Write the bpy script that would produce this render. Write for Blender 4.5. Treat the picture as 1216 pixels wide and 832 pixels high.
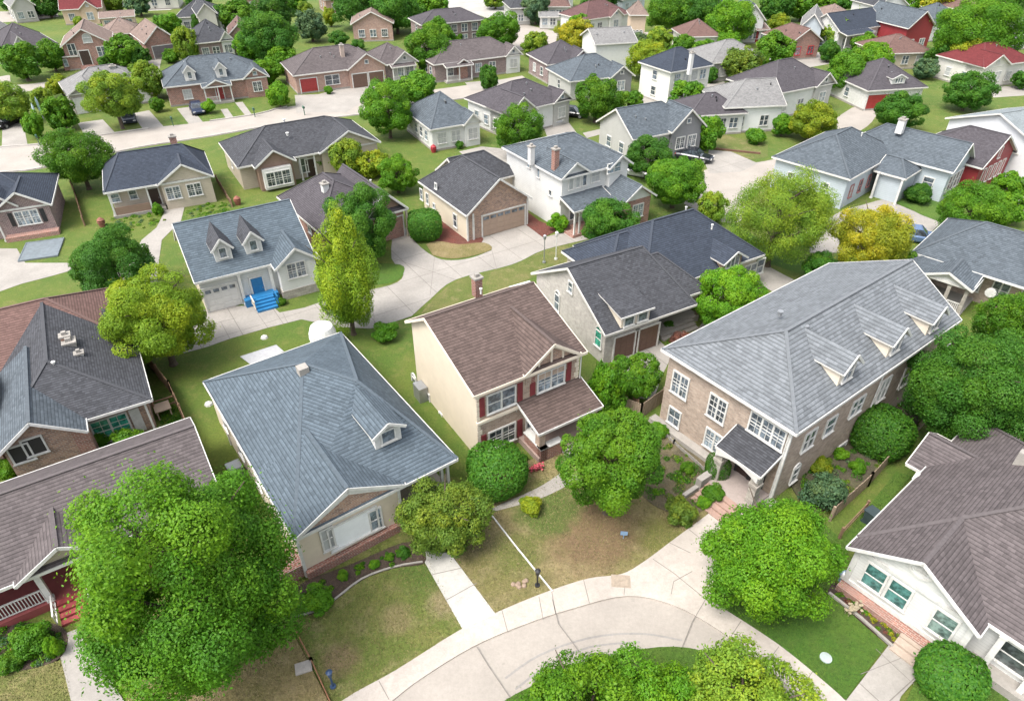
import bpy, math, random
import numpy as np
from mathutils import Vector, Matrix
for o in list(bpy.data.objects): bpy.data.objects.remove(o)
sc = bpy.context.scene
R = math.radians
# ---------------------------------------------------------------- camera
CAM_H, CAM_F, CAM_P = 31.0, 811.0, R(36)
cam = bpy.data.objects.new('camera', bpy.data.cameras.new('camera'))
sc.collection.objects.link(cam)
cam.location = (0, 0, CAM_H); cam.rotation_euler = (math.pi/2-CAM_P, 0, 0)
cam.data.sensor_width = 36; cam.data.lens = CAM_F/1216*36
cam.data.clip_start = .5; cam.data.clip_end = 6000
sc.camera = cam
# ---------------------------------------------------------------- light
SUN_EL, SUN_AZ = 60, -128          # degrees; azimuth clockwise from +Y
wd = bpy.data.worlds.new('World'); sc.world = wd; wd.use_nodes = True
nt = wd.node_tree; bg = nt.nodes['Background']
sky = nt.nodes.new('ShaderNodeTexSky'); sky.sky_type = 'NISHITA'; sky.sun_disc = False
sky.sun_elevation = R(SUN_EL); sky.sun_rotation = R(SUN_AZ)
sky.air_density = 1.0; sky.dust_density = 4.0; sky.ozone_density = 1.0
hs = nt.nodes.new('ShaderNodeHueSaturation'); hs.inputs['Saturation'].default_value = .35
nt.links.new(sky.outputs[0], hs.inputs['Color']); nt.links.new(hs.outputs[0], bg.inputs['Color'])
bg.inputs['Strength'].default_value = .15
sl = bpy.data.lights.new('sun', 'SUN'); sl.energy = 1.25; sl.angle = R(24); sl.color = (1, .96, .9)
so = bpy.data.objects.new('sun', sl); sc.collection.objects.link(so)
d = Vector((math.sin(R(SUN_AZ))*math.cos(R(SUN_EL)), math.cos(R(SUN_AZ))*math.cos(R(SUN_EL)), math.sin(R(SUN_EL))))
so.rotation_euler = d.to_track_quat('Z', 'Y').to_euler(); so.location = (0, 0, 80)
sc.view_settings.view_transform = 'Standard'; sc.view_settings.look = 'None'
sc.view_settings.exposure = 1.48; sc.view_settings.gamma = 1
# ---------------------------------------------------------------- helpers
COL = sc.collection
rng = random.Random(5)
def ray(x, y):
    u = (x-608)/CAM_F; v = (y-416)/CAM_F
    return Vector((u, math.cos(CAM_P)-v*math.sin(CAM_P), -math.sin(CAM_P)-v*math.cos(CAM_P)))
def P(x, y, z=0):
    r = ray(x, y); t = (z-CAM_H)/r.z
    return Vector((r.x*t, r.y*t, z))
def depth_of(p):
    return (p[1])*math.cos(CAM_P)+(CAM_H-p[2])*math.sin(CAM_P)
def tag(o, label=None, cat=None, group=None, kind=None):
    if label: o['label'] = label
    if cat: o['category'] = cat
    if group: o['group'] = group
    if kind: o['kind'] = kind
    return o
def empty(name, loc, rz, label, cat, group=None):
    o = bpy.data.objects.new(name, None); COL.objects.link(o)
    o.location = loc; o.rotation_euler = (0, 0, rz); o.empty_display_size = .3
    return tag(o, label, cat, group)
class MB:
    def __init__(s): s.v = []; s.f = []; s.m = []; s.sm = []
    def face(s, pts, m=0, smooth=False):
        n = len(s.v); s.v += [tuple(p) for p in pts]; s.f.append(tuple(range(n, n+len(pts)))); s.m.append(m); s.sm.append(smooth)
    def hexa(s, b, t, m=0, mt=None):      # bottom ring, top ring (ccw from above)
        k = len(b)
        s.face(list(reversed(b)), m); s.face(t, m if mt is None else mt)
        for i in range(k):
            j = (i+1) % k; s.face([b[i], b[j], t[j], t[i]], m)
    def box(s, x0, x1, y0, y1, z0, z1, m=0, mt=None):
        b = [(x0,y0,z0),(x1,y0,z0),(x1,y1,z0),(x0,y1,z0)]; t = [(x0,y0,z1),(x1,y0,z1),(x1,y1,z1),(x0,y1,z1)]
        s.hexa(b, t, m, mt)
    def bar(s, a, b, w, h, up=(0,0,1), m=0):       # rectangular bar from a to b
        a = Vector(a); b = Vector(b); d_ = (b-a).normalized(); u = Vector(up)
        sd = d_.cross(u)
        if sd.length < 1e-4: sd = Vector((1,0,0))
        sd.normalize(); u = sd.cross(d_).normalized()
        q = [(-w/2,-h/2),(w/2,-h/2),(w/2,h/2),(-w/2,h/2)]
        A = [a+sd*i+u*j for i,j in q]; B = [b+sd*i+u*j for i,j in q]
        s.face([A[3],A[2],A[1],A[0]][::-1], m); s.face(B[::-1], m)
        for i in range(4):
            j = (i+1) % 4; s.face([A[i],A[j],B[j],B[i]], m)
    def tube(s, pts, rad, n=8, m=0, smooth=True, cap=True):
        rings = []; ref = Vector((.31,.2,.93))
        for i, p in enumerate(pts):
            p = Vector(p); a = Vector(pts[max(0,i-1)]); b = Vector(pts[min(len(pts)-1,i+1)])
            d_ = (b-a).normalized(); x = d_.cross(ref)
            if x.length < .05: x = d_.cross(Vector((1,0,0)))
            x.normalize(); y = d_.cross(x)
            r = rad[i] if hasattr(rad,'__len__') else rad
            rings.append([p+(x*math.cos(k*2*math.pi/n)+y*math.sin(k*2*math.pi/n))*r for k in range(n)])
        for i in range(len(rings)-1):
            for k in range(n):
                l = (k+1) % n; s.face([rings[i][l],rings[i][k],rings[i+1][k],rings[i+1][l]], m, smooth)
        if cap: s.face(rings[0], m); s.face(rings[-1][::-1], m)
    def build(s, name, mats, parent=None, loc=(0,0,0), rz=0):
        me = bpy.data.meshes.new(name); me.from_pydata(s.v, [], s.f)
        if not isinstance(mats, (list,tuple)): mats = [mats]
        for m in mats: me.materials.append(m)
        me.polygons.foreach_set('material_index', s.m); me.polygons.foreach_set('use_smooth', s.sm)
        uv = me.uv_layers.new(name='UVMap'); dat = []
        for fi, f in enumerate(s.f):
            p = [Vector(s.v[i]) for i in f]; n = Vector((0,0,0))
            for i in range(len(p)): n += (p[i]-p[0]).cross(p[(i+1) % len(p)]-p[0])
            if n.length < 1e-9: n = Vector((0,0,1))
            n.normalize()
            t = Vector((0,0,1)).cross(n)
            t = Vector((1,0,0)) if t.length < .02 else t.normalized()
            b = n.cross(t)
            for q in p: dat += [q.dot(t), q.dot(b)]
        uv.data.foreach_set('uv', dat); me.update()
        return link(name, me, parent, loc, rz)
def link(name, me, parent=None, loc=(0,0,0), rz=0):
    o = bpy.data.objects.new(name, me); COL.objects.link(o)
    o.location = loc; o.rotation_euler = (0,0,rz)
    if parent: o.parent = parent
    return o
# ---------------------------------------------------------------- materials
MC = {}
def newmat(key):
    m = bpy.data.materials.new(key); m.use_nodes = True
    nt = m.node_tree; b = nt.nodes['Principled BSDF']; b.inputs['Roughness'].default_value = .85
    return m, nt, b
def N(nt, t, **k):
    n = nt.nodes.new(t)
    for a, v in k.items():
        if a in n.inputs.keys(): n.inputs[a].default_value = v
        else: setattr(n, a, v)
    return n
def ramp(nt, fac, stops):
    r = nt.nodes.new('ShaderNodeValToRGB'); e = r.color_ramp.elements
    while len(e) < len(stops): e.new(.5)
    for i, (p, c) in enumerate(stops): e[i].position = p; e[i].color = (*c, 1) if len(c) == 3 else c
    nt.links.new(fac, r.inputs[0]); return r.outputs[0]
def mix(nt, f, a, b, mode='MIX'):
    n = nt.nodes.new('ShaderNodeMix'); n.data_type = 'RGBA'; n.blend_type = mode
    for i, v in ((0,f),(6,a),(7,b)):
        if hasattr(v, 'links'): nt.links.new(v, n.inputs[i])
        else: n.inputs[i].default_value = v if i == 0 else (*v[:3], 1)
    return n.outputs[2]
def mul(c, k): return tuple(min(1, x*k) for x in c[:3])
def coords(nt, kind='Object'):
    return nt.nodes.new('ShaderNodeTexCoord').outputs[kind]
def noise(nt, vec, scale, detail=3, rough=.6):
    n = N(nt, 'ShaderNodeTexNoise', Scale=scale, Detail=detail, Roughness=rough)
    nt.links.new(vec, n.inputs['Vector']); return n.outputs['Fac']
def bump(nt, b, h, s=.3, dist=.03):
    n = N(nt, 'ShaderNodeBump', Strength=s, Distance=dist); nt.links.new(h, n.inputs['Height']); nt.links.new(n.outputs[0], b.inputs['Normal'])
def shingle(col, var=.22, row=.3):
    k = ('sh', col, var, row)
    if k in MC: return MC[k]
    m, nt, b = newmat('shingle'); uv = coords(nt, 'UV'); ob = coords(nt)
    row = row*.72
    br = N(nt, 'ShaderNodeTexBrick', Scale=1.0); br.offset = .5
    br.inputs['Color1'].default_value = (*mul(col, 1-var), 1); br.inputs['Color2'].default_value = (*mul(col, 1+var), 1)
    br.inputs['Mortar'].default_value = (*mul(col, .8), 1); br.inputs['Mortar Size'].default_value = .006
    br.inputs['Brick Width'].default_value = row*1.6; br.inputs['Row Height'].default_value = row
    nt.links.new(uv, br.inputs['Vector'])
    # course line: the lower edge of every course is thick and dark; its run wobbles a little
    dn = N(nt, 'ShaderNodeTexNoise', Scale=.7, Detail=2); nt.links.new(uv, dn.inputs['Vector'])
    vm = N(nt, 'ShaderNodeVectorMath', operation='SCALE'); vm.inputs['Scale'].default_value = .05; nt.links.new(dn.outputs['Color'], vm.inputs[0])
    va = N(nt, 'ShaderNodeVectorMath', operation='ADD'); nt.links.new(uv, va.inputs[0]); nt.links.new(vm.outputs[0], va.inputs[1])
    w = N(nt, 'ShaderNodeTexWave', Scale=.314159/row, wave_profile='SAW', bands_direction='Y'); nt.links.new(va.outputs[0], w.inputs['Vector'])
    c = mix(nt, ramp(nt, noise(nt, ob, .3, 5, .65), [(.35,(0,)*3),(.7,(.45,)*3)]), br.outputs[0], mul(col, 1.3))
    c = mix(nt, ramp(nt, noise(nt, ob, .55, 4, .7), [(.5,(0,)*3),(.75,(.4,)*3)]), c, mul(col, .7))
    g = mix(nt, .8, c, ramp(nt, w.outputs['Fac'], [(0,(.25,)*3),(.35,(.85,)*3),(.95,(1,)*3)]), 'MULTIPLY')
    g = mix(nt, .6, g, ramp(nt, noise(nt, ob, 7, 4, .8), [(.3,(.45,)*3),(.7,(1,)*3)]), 'MULTIPLY')
    nt.links.new(g, b.inputs['Base Color']); b.inputs['Roughness'].default_value = .9; b.inputs['Specular IOR Level'].default_value = .2
    bump(nt, b, w.outputs['Fac'], .4, -.03)
    MC[k] = m; return m
def bricks(col, col2=None, mortar=(.42,.38,.34), w=.32, h=.12):
    k = ('br', col, col2, mortar, w)
    if k in MC: return MC[k]
    m, nt, b = newmat('brick'); uv = coords(nt, 'UV'); col2 = col2 or mul(col, .6)
    br = N(nt, 'ShaderNodeTexBrick', Scale=1.0)
    br.inputs['Color1'].default_value = (*col, 1); br.inputs['Color2'].default_value = (*col2, 1)
    br.inputs['Mortar'].default_value = (*mortar, 1); br.inputs['Mortar Size'].default_value = .012
    br.inputs['Brick Width'].default_value = w; br.inputs['Row Height'].default_value = h; br.inputs['Bias'].default_value = 0
    nt.links.new(uv, br.inputs['Vector'])
    g = mix(nt, .7, br.outputs[0], ramp(nt, noise(nt, uv, 3.5, 4, .75), [(.3,(.55,)*3),(.7,(1.0,)*3)]), 'MULTIPLY')
    g = mix(nt, ramp(nt, noise(nt, uv, 1.1, 3), [(.5,(0,)*3),(.75,(.3,)*3)]), g, mul(col, 1.35))
    nt.links.new(g, b.inputs['Base Color']); bump(nt, b, br.outputs['Fac'], .3, -.01); MC[k] = m; return m
def siding(col, row=.2):
    k = ('si', col, row)
    if k in MC: return MC[k]
    m, nt, b = newmat('siding'); uv = coords(nt, 'UV')
    w = N(nt, 'ShaderNodeTexWave', Scale=.314/row, wave_profile='SAW', bands_direction='Y'); nt.links.new(uv, w.inputs['Vector'])
    g = mix(nt, .5, col, ramp(nt, w.outputs['Fac'], [(0,(.55,)*3),(.2,(1,)*3)]), 'MULTIPLY')
    g = mix(nt, .35, g, ramp(nt, noise(nt, uv, .8, 4, .7), [(.3,(.6,)*3),(.65,(1,)*3)]), 'MULTIPLY')
    nt.links.new(g, b.inputs['Base Color']); b.inputs['Roughness'].default_value = .6; bump(nt, b, w.outputs['Fac'], .25, .02); MC[k] = m; return m
def plain(col, rough=.6, var=.25, scale=2.5, metal=0, key='paint'):
    k = ('pl', col, rough, var, scale, metal)
    if k in MC: return MC[k]
    m, nt, b = newmat(key); ob = coords(nt)
    g = mix(nt, 1.0, col, ramp(nt, noise(nt, ob, scale, 4, .7), [(.3,(1-var,)*3),(.7,(1,)*3)]), 'MULTIPLY')
    nt.links.new(g, b.inputs['Base Color']); b.inputs['Roughness'].default_value = rough; b.inputs['Metallic'].default_value = metal
    MC[k] = m; return m
def glass(col=(.05,.06,.07)):
    k = ('gl', col)
    if k in MC: return MC[k]
    m, nt, b = newmat('window_glass'); ob = coords(nt)
    g = mix(nt, ramp(nt, noise(nt, ob, 1.6, 3, .7), [(.42,(0,)*3),(.6,(1,)*3)]), col, mul(col, 3.2))
    nt.links.new(g, b.inputs['Base Color']); b.inputs['Roughness'].default_value = .08; b.inputs['Specular IOR Level'].default_value = .8
    MC[k] = m; return m
def concrete(col=(.34,.315,.283), var=.2, key='concrete', grid=0):
    k = ('co', col, var, grid)
    if k in MC: return MC[k]
    m, nt, b = newmat(key); ob = coords(nt)
    g = mix(nt, 1.0, col, ramp(nt, noise(nt, ob, .35, 6, .65), [(.32,(1-var*1.3,)*3),(.7,(1,)*3)]), 'MULTIPLY')
    g = mix(nt, 1.0, g, ramp(nt, noise(nt, ob, 5, 5, .85), [(.3,(1-var*1.2,)*3),(.7,(1.05,)*3)]), 'MULTIPLY')
    g = mix(nt, ramp(nt, noise(nt, ob, .13, 5, .7), [(.52,(0,)*3),(.75,(.5,)*3)]), g, mul(col, .7))
    g = mix(nt, ramp(nt, noise(nt, ob, .9, 6, .75), [(.64,(0,)*3),(.72,(.45,)*3)]), g, mul(col, .5))
    if grid:
        mp = nt.nodes.new('ShaderNodeMapping'); mp.inputs['Rotation'].default_value = (0, 0, R(-33)); nt.links.new(ob, mp.inputs['Vector'])
        br = N(nt, 'ShaderNodeTexBrick', Scale=1.0); br.offset = 0
        for q in ('Color1','Color2'): br.inputs[q].default_value = (1,1,1,1)
        br.inputs['Mortar'].default_value = (.45,.42,.4,1); br.inputs['Mortar Size'].default_value = .025
        br.inputs['Brick Width'].default_value = grid; br.inputs['Row Height'].default_value = grid*1.2; nt.links.new(mp.outputs[0], br.inputs['Vector'])
        g = mix(nt, .8, g, br.outputs[0], 'MULTIPLY')
    nt.links.new(g, b.inputs['Base Color']); bump(nt, b, noise(nt, ob, 25, 3), .15, .01); MC[k] = m; return m
def lawn(ca, cb, cc, s1=.16, lo=.42, hi=.62, key='grass', spots=()):
    k = ('la', ca, cb, cc, s1, lo, tuple((tuple(a), b, c) for a, b, c in spots))
    if k in MC: return MC[k]
    m, nt, b = newmat(key); ob = coords(nt)
    g = mix(nt, ramp(nt, noise(nt, ob, s1, 6, .68), [(lo,(0,)*3),(hi,(1,)*3)]), ca, cb)
    g = mix(nt, ramp(nt, noise(nt, ob, .9, 5, .75), [(.5,(0,)*3),(.72,(.75,)*3)]), g, cc)
    for c_, r_, col_ in spots:
        vd = N(nt, 'ShaderNodeVectorMath', operation='DISTANCE'); nt.links.new(ob, vd.inputs[0]); vd.inputs[1].default_value = (c_[0], c_[1], 0)
        ma = N(nt, 'ShaderNodeMath', operation='MULTIPLY_ADD'); nt.links.new(noise(nt, ob, .8, 5, .7), ma.inputs[0]); ma.inputs[1].default_value = r_*1.6; nt.links.new(vd.outputs['Value'], ma.inputs[2])
        mr = N(nt, 'ShaderNodeMapRange'); nt.links.new(ma.outputs[0], mr.inputs['Value'])
        mr.inputs['From Min'].default_value = r_*1.5; mr.inputs['From Max'].default_value = r_*2.1; mr.inputs['To Min'].default_value = .85; mr.inputs['To Max'].default_value = 0
        g = mix(nt, mr.outputs[0], g, col_)
    g = mix(nt, 1.0, g, ramp(nt, noise(nt, ob, 7, 5, .85), [(.3,(.42,)*3),(.7,(1.05,)*3)]), 'MULTIPLY')
    nt.links.new(g, b.inputs['Base Color']); b.inputs['Roughness'].default_value = .95
    bump(nt, b, noise(nt, ob, 14, 4, .8), .8, .08); MC[k] = m; return m
WHITE = (.62,.61,.58)
m_white = plain(WHITE, .55, .28, 3); m_cream = plain((.66,.58,.47), .7, .15, 1.2)
m_glass = glass(); PANES = [m_glass, m_glass, glass((.09,.11,.125)), glass((.03,.035,.04)), plain((.42,.43,.42), .3, .35, 1.2)]; m_dark = plain((.03,.028,.027), .7); m_fascia = plain((.58,.56,.52), .5, .15)
m_conc = concrete(); m_drive = concrete((.345,.32,.288), .2, 'drive', 3.2); m_road = concrete((.345,.31,.272), .14, 'road'); m_mulch = lawn((.085,.055,.04),(.05,.035,.028),(.14,.10,.07), .9, key='mulch')
m_redmulch = lawn((.17,.05,.035),(.12,.04,.03),(.22,.09,.06), .9, key='red_mulch')
m_joint = plain((.20,.18,.16), .9); m_bark = plain((.10,.075,.055), .95, .5, 6, key='bark'); m_wood = plain((.24,.15,.09), .85, .45, 4, key='wood')
m_brickred = bricks((.30,.115,.075), (.2,.08,.06)); m_metal = plain((.35,.36,.37), .4, .2, 3, .6, key='metal')
m_black = plain((.02,.02,.022), .4, .2)
g_base = lawn((.085,.15,.014),(.135,.175,.022),(.21,.20,.055), .1)
g_green = lawn((.060,.145,.010),(.09,.165,.015),(.08,.13,.018), .2)
g_olive = lawn((.115,.15,.025),(.20,.185,.06),(.29,.235,.11), .2, .45, .7)
g_straw = lawn((.19,.165,.055),(.28,.215,.10),(.33,.26,.14), .2)
g_straw2 = lawn((.20,.185,.06),(.31,.245,.12),(.36,.29,.16), .25, spots=((P(700,632), 2.6, (.20,.125,.07)), (P(648,604), 2.0, (.08,.14,.015)), (P(615,655), 1.4, (.13,.15,.03)), (P(560,640), 1.2, (.15,.13,.06)), (P(790,640), 1.3, (.15,.16,.03))))  # first spot: brown soil tone with the round maple's cast shadow painted in
g_olive2 = lawn((.135,.175,.03),(.22,.21,.06),(.31,.26,.12), .3, .45, .7, spots=((P(404,782), .9, (.24,.17,.09)), (P(528,716), .8, (.30,.24,.13)), (P(500,672), 1.6, (.09,.15,.02)), (P(470,735), .8, (.27,.22,.10))))
# ---------------------------------------------------------------- house builder
# Local frame: origin under the front-left eave corner, x along the front, y into the depth.
WCACHE = {}
def window_meshes(w, h, style, fm, gm):
    k = (round(w,2), round(h,2), style, fm.name, gm.name)
    if k in WCACHE: return WCACHE[k]
    F = MB(); t = .1; d = .09
    arch = 'arch' in style
    # frame in local: x along wall, -y outward, z up, centre at origin
    F.box(-w/2-t, w/2+t, -d, 0, -h/2-t, -h/2); F.box(-w/2-t, w/2+t, -d, 0, h/2, h/2+t)
    F.box(-w/2-t, -w/2, -d, 0, -h/2, h/2); F.box(w/2, w/2+t, -d, 0, -h/2, h/2)
    F.box(-w/2-t-.05, w/2+t+.05, -d-.06, -d+.003, -h/2-t, -h/2-t+.07)
    mt = .05
    n = 1
    if 'd' in style.split('-'): n = 2
    if 't' in style.split('-'): n = 3
    for i in range(1, n): x = -w/2+w*i/n; F.box(x-.06, x+.06, -d+.01, -.01, -h/2, h/2)
    if 'nosash' not in style: F.box(-w/2, w/2, -d+.02, -.015, -mt/2, mt/2)
    if 'grid' in style:
        k2 = max(2, int(w/n/.35))
        for i in range(n):
            for j in range(1, k2):
                x = -w/2+w*i/n+w/n*j/k2; F.box(x-.015, x+.015, -d+.03, -.02, -h/2, h/2)
        r = max(2, int(h/.4))
        for j in range(1, r): z = -h/2+h*j/r; F.box(-w/2, w/2, -d+.035, -.022, z-.015, z+.015)
    if arch:
        for i in range(6):
            a0 = math.pi*i/6; a1 = math.pi*(i+1)/6; r0 = w/2; r1 = w/2+t; z = h/2+t*.5
            p = [(math.cos(a0)*r0, math.sin(a0)*r0+z),(math.cos(a1)*r0, math.sin(a1)*r0+z),(math.cos(a1)*r1, math.sin(a1)*r1+z),(math.cos(a0)*r1, math.sin(a0)*r1+z)]
            F.hexa([(x,0,z_) for x,z_ in p], [(x,-d,z_) for x,z_ in p])
    G = MB(); G.box(-w/2, w/2, -.035, .01, -h/2, h/2)
    if arch:
        pts = [(math.cos(math.pi*i/8)*w/2, math.sin(math.pi*i/8)*w/2+h/2) for i in range(9)]
        G.face([(x,-.034,z) for x,z in pts][::-1])
    a = F.build('window', fm); b = G.build('pane', gm)
    ma, mb = a.data, b.data
    bpy.data.objects.remove(a); bpy.data.objects.remove(b)
    WCACHE[k] = (ma, mb); return WCACHE[k]
FACE = {'f': (0, (1,0), (0,-1)), 'r': (math.pi/2, (0,1), (1,0)), 'l': (-math.pi/2, (0,-1), (-1,0)), 'b': (math.pi, (-1,0), (0,1))}
class House:
    def __init__(s, name, label, FL, FR, D, h, ang=None, anchor='L', cat='house', group=None, W=None):
        a = P(*FL, h); b = P(*FR, h); v = b-a
        s.ang = math.atan2(v.y, v.x) if ang is None else R(ang)
        s.W = W or v.length; s.D = D; s.h = h
        s.ux = Vector((math.cos(s.ang), math.sin(s.ang), 0)); s.uy = Vector((-s.ux.y, s.ux.x, 0))
        if anchor == 'R': a = b-s.ux*s.W
        if anchor == 'M': a = (a+b)/2-s.ux*s.W/2
        s.o = Vector((a.x, a.y, 0))
        c = s.o+s.ux*s.W/2+s.uy*D/2
        s.e = empty(name, (c.x, c.y, 0), s.ang, label, cat, group or ('houses of the neighbourhood' if cat == 'house' else None))
        s.off = (-s.W/2, -D/2, 0); s.blocks = []; s.roofs = []
    def loc(s, w):                     # world -> local
        v = w-s.o; return Vector((v.dot(s.ux), v.dot(s.uy), w.z))
    def lp(s, x, y, z): return s.loc(P(x, y, z))
    def hit(s, px, py, axis, val):     # pixel ray with local plane axis(0 x,1 y)=val
        o = s.loc(Vector((0,0,CAM_H))); r = ray(px, py); r = Vector((r.dot(s.ux), r.dot(s.uy), r.z))
        t = (val-o[axis])/r[axis]; return o+r*t
    def part(s, name, mb, mats, label=None, parent=None):
        ob = mb.build(name, mats, parent or s.e, s.off if parent is None else (0,0,0))
        if label: ob['label'] = label
        return ob
    def block(s, x0, x1, y0, y1, h, rise, axis='x', ends='gg', pos=.5, wall=None, roof=None, gable=None, inset=(.35,.35,.4,.4), hipl=None,
              pts=None, base=None, t=.13, fascia=None, z0=0, nowall=False, walls=None, dz=0, trimg=False, rear=None):
        if rear is None: rear = not (axis == 'y' and s.blocks)
        """eave rectangle x0..x1,y0..y1 ; axis = ridge direction; ends = low end, high end: g gable, h hip; inset l,r,f,b"""
        fascia = fascia or m_fascia
        c = [(x0,y0),(x1,y0),(x1,y1),(x0,y1)]
        if axis == 'x':
            ym = y0+(y1-y0)*pos; sp = (y1-y0)*.5
            hl = min(sp if hipl is None else hipl, (x1-x0)*.5)
            a = x0+(hl if ends[0] == 'h' else 0); b = x1-(hl if ends[1] == 'h' else 0)
            A, B = (a, ym, h+rise), (b, ym, h+rise)
        else:
            xm = x0+(x1-x0)*pos; sp = (x1-x0)*.5
            hl = min(sp if hipl is None else hipl, (y1-y0)*.5)
            a = y0+(hl if ends[0] == 'h' else 0); b = y1-(hl if ends[1] == 'h' else 0)
            A, B = (xm, a, h+rise), (xm, b, h+rise)
        if pts: A, B = pts
        FLc, FRc, BRc, BLc = [(x,y,h+dz) for x,y in c]
        if axis == 'x': faces = [[FLc,FRc,B,A],[BRc,BLc,A,B],[BLc,FLc,A],[FRc,BRc,B]]; gf = {2: ends[0] == 'g', 3: ends[1] == 'g'}
        else: faces = [[FRc,BRc,B,A],[BLc,FLc,A,B],[FLc,FRc,A],[BRc,BLc,B]]; gf = {2: ends[0] == 'g', 3: ends[1] == 'g'}
        top = [f for i, f in enumerate(faces) if not gf.get(i)]
        low = lambda p: (p[0], p[1], p[2]-t)
        mb = MB(); fm = MB(); edges = {}
        for f in top:
            tris = [f] if len(f) == 3 or not pts else [[f[0],f[1],f[2]],[f[0],f[2],f[3]]]
            for q in tris: mb.face(q); mb.face([low(p) for p in q][::-1], 1)
            for i in range(len(f)):
                e = (f[i], f[(i+1) % len(f)]); key = tuple(sorted(e)); edges.setdefault(key, []).append(e)
        for key, l in edges.items():
            if len(l) == 1:
                p, q = l[0]; mb.face([low(p), low(q), q, p], 1)
                a_, b_ = Vector(p), Vector(q); n = Vector(((b_-a_).y, -(b_-a_).x, 0))
                if n.length < 1e-6: continue
                if not rear and min(p[1], q[1]) > y1-(y1-y0)*.02 and True: continue
                n.normalize(); n *= .04; dn = Vector((0,0,-t*.5-.02)); ex = (b_-a_).normalized()*.02
                fm.bar(a_+n+dn-ex, b_+n+dn+ex, .05, t+.05)
            else:
                p, q = l[0]
                up = Vector((0,0,.02))
                mb.bar(Vector(p)+up, Vector(q)+up, .2, .04, m=2)
        r = mb.build('roof', [roof, m_fascia, capmat(roof)], s.e, s.off)
        fm.build('fascia', fascia, r)
        s.roofs.append(r)
        # walls
        il, ir, if_, ib = inset
        X0, X1, Y0, Y1 = x0+il, x1-ir, y0+if_, y1-ib
        info = dict(x0=X0, x1=X1, y0=Y0, y1=Y1, h=h, A=A, B=B, c=(x0,x1,y0,y1), rise=rise, axis=axis, wall=wall)
        s.blocks.append(info)
        if nowall: return r
        def ztop(x, y):                # underside height
            if axis == 'x':
                ym = A[1]
                zz = h+(A[2]-h)*((y-y0)/(ym-y0) if y < ym else (y1-y)/(y1-ym))
                if ends[0] == 'h': zz = min(zz, h+(A[2]-h)*(x-x0)/max(.01, A[0]-x0))
                if ends[1] == 'h': zz = min(zz, h+(A[2]-h)*(x1-x)/max(.01, x1-B[0]))
            else:
                xm = A[0]
                zz = h+(A[2]-h)*((x-x0)/(xm-x0) if x < xm else (x1-x)/(x1-xm))
                if ends[0] == 'h': zz = min(zz, h+(A[2]-h)*(y-y0)/max(.01, A[1]-y0))
                if ends[1] == 'h': zz = min(zz, h+(B[2]-h)*(y1-y)/max(.01, y1-B[1]))
            return zz-t+.03
        if pts: ztop0 = ztop; ztop = lambda x, y: h-t+.06
        wm = MB(); names = [wall] if not walls else walls
        mi = (0,0,0,0) if not walls else tuple(range(4))     # f r b l
        def wallface(p, q, m, peak=None):
            a_ = (*p, z0); b_ = (*q, z0); top_ = [(*q, ztop(*q)), (*p, ztop(*p))]
            if peak: top_ = [top_[0], (*peak, ztop(*peak)), top_[1]]
            wm.face([a_, b_]+top_, m)
        wallface((X0,Y0),(X1,Y0), mi[0], (A[0], Y0) if axis == 'y' and ends[0] == 'g' else None)
        wallface((X1,Y0),(X1,Y1), mi[1], (X1, B[1]) if axis == 'x' and ends[1] == 'g' else None)
        wallface((X1,Y1),(X0,Y1), mi[2], (A[0], Y1) if axis == 'y' and ends[1] == 'g' else None)
        wallface((X0,Y1),(X0,Y0), mi[3], (X0, A[1]) if axis == 'x' and ends[0] == 'g' else None)
        s.part('wall', wm, names)
        if gable is not None:
            gm = MB()
            def tri(p, q, pk, n):
                zb = h-.12; z1 = ztop(*pk)-.02; o = Vector(n)*.03
                k = .92
                mid = Vector(((p[0]+q[0])/2, (p[1]+q[1])/2, 0)); P1 = Vector((*p,zb)); Q1 = Vector((*q,zb))
                pkv = Vector((*pk, z1-.05)); front = [P1+o, Q1+o, pkv+o]; back = [P1, Q1, pkv]
                gm.face(front)
                for i in range(3): gm.face([front[i], back[i], back[(i+1) % 3], front[(i+1) % 3]])
            if axis == 'y' and ends[0] == 'g': tri((X0,Y0),(X1,Y0),(A[0],Y0),(0,-1,0))
            if axis == 'x' and ends[1] == 'g': tri((X1,Y0),(X1,Y1),(X1,B[1]),(1,0,0))
            if axis == 'x' and ends[0] == 'g': tri((X0,Y1),(X0,Y0),(X0,A[1]),(-1,0,0))
            s.part('gable_panel', gm, gable)
            if trimg:
                tm = MB()
                if axis == 'y': tm.box(X0-.05, X1+.05, Y0-.1, Y0+.01, h-.24, h-.04)
                s.part('gable_trim', tm, m_white)
        if base:
            bm = MB(); bz, bmat = base; o = .07
            bm.box(X0-o, X1+o, Y0-o, Y1+o, 0, bz); s.part('foundation', bm, bmat)
        # corner boards
        return r
    def wall_box(s, x0, x1, y0, y1, z0, z1, mat, name='wall', label=None):
        b = MB(); b.box(x0, x1, y0, y1, z0, z1); return s.part(name, b, mat, label)
    def window(s, face, s0, val, z, w, h, style='', fm=None, gm=None, label=None, parent=None):
        """s0 position along the wall (local x for f/b, local y for l/r), val the wall plane"""
        fm = fm or m_white; gm = gm or rng.choice(PANES)
        ma, mb = window_meshes(w, h, style, fm, gm)
        rz = FACE[face][0]
        x, y = (s0, val) if face in 'fb' else (val, s0)
        o = link('window', ma, s.e, (x+s.off[0], y+s.off[1], z), rz); link('pane', mb, o)
        if label: o['label'] = label
        return o
    def wall_val(s, face, b): 
        b = s.blocks[b]; return {'f': b['y0'], 'b': b['y1'], 'l': b['x0'], 'r': b['x1']}[face]
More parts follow.
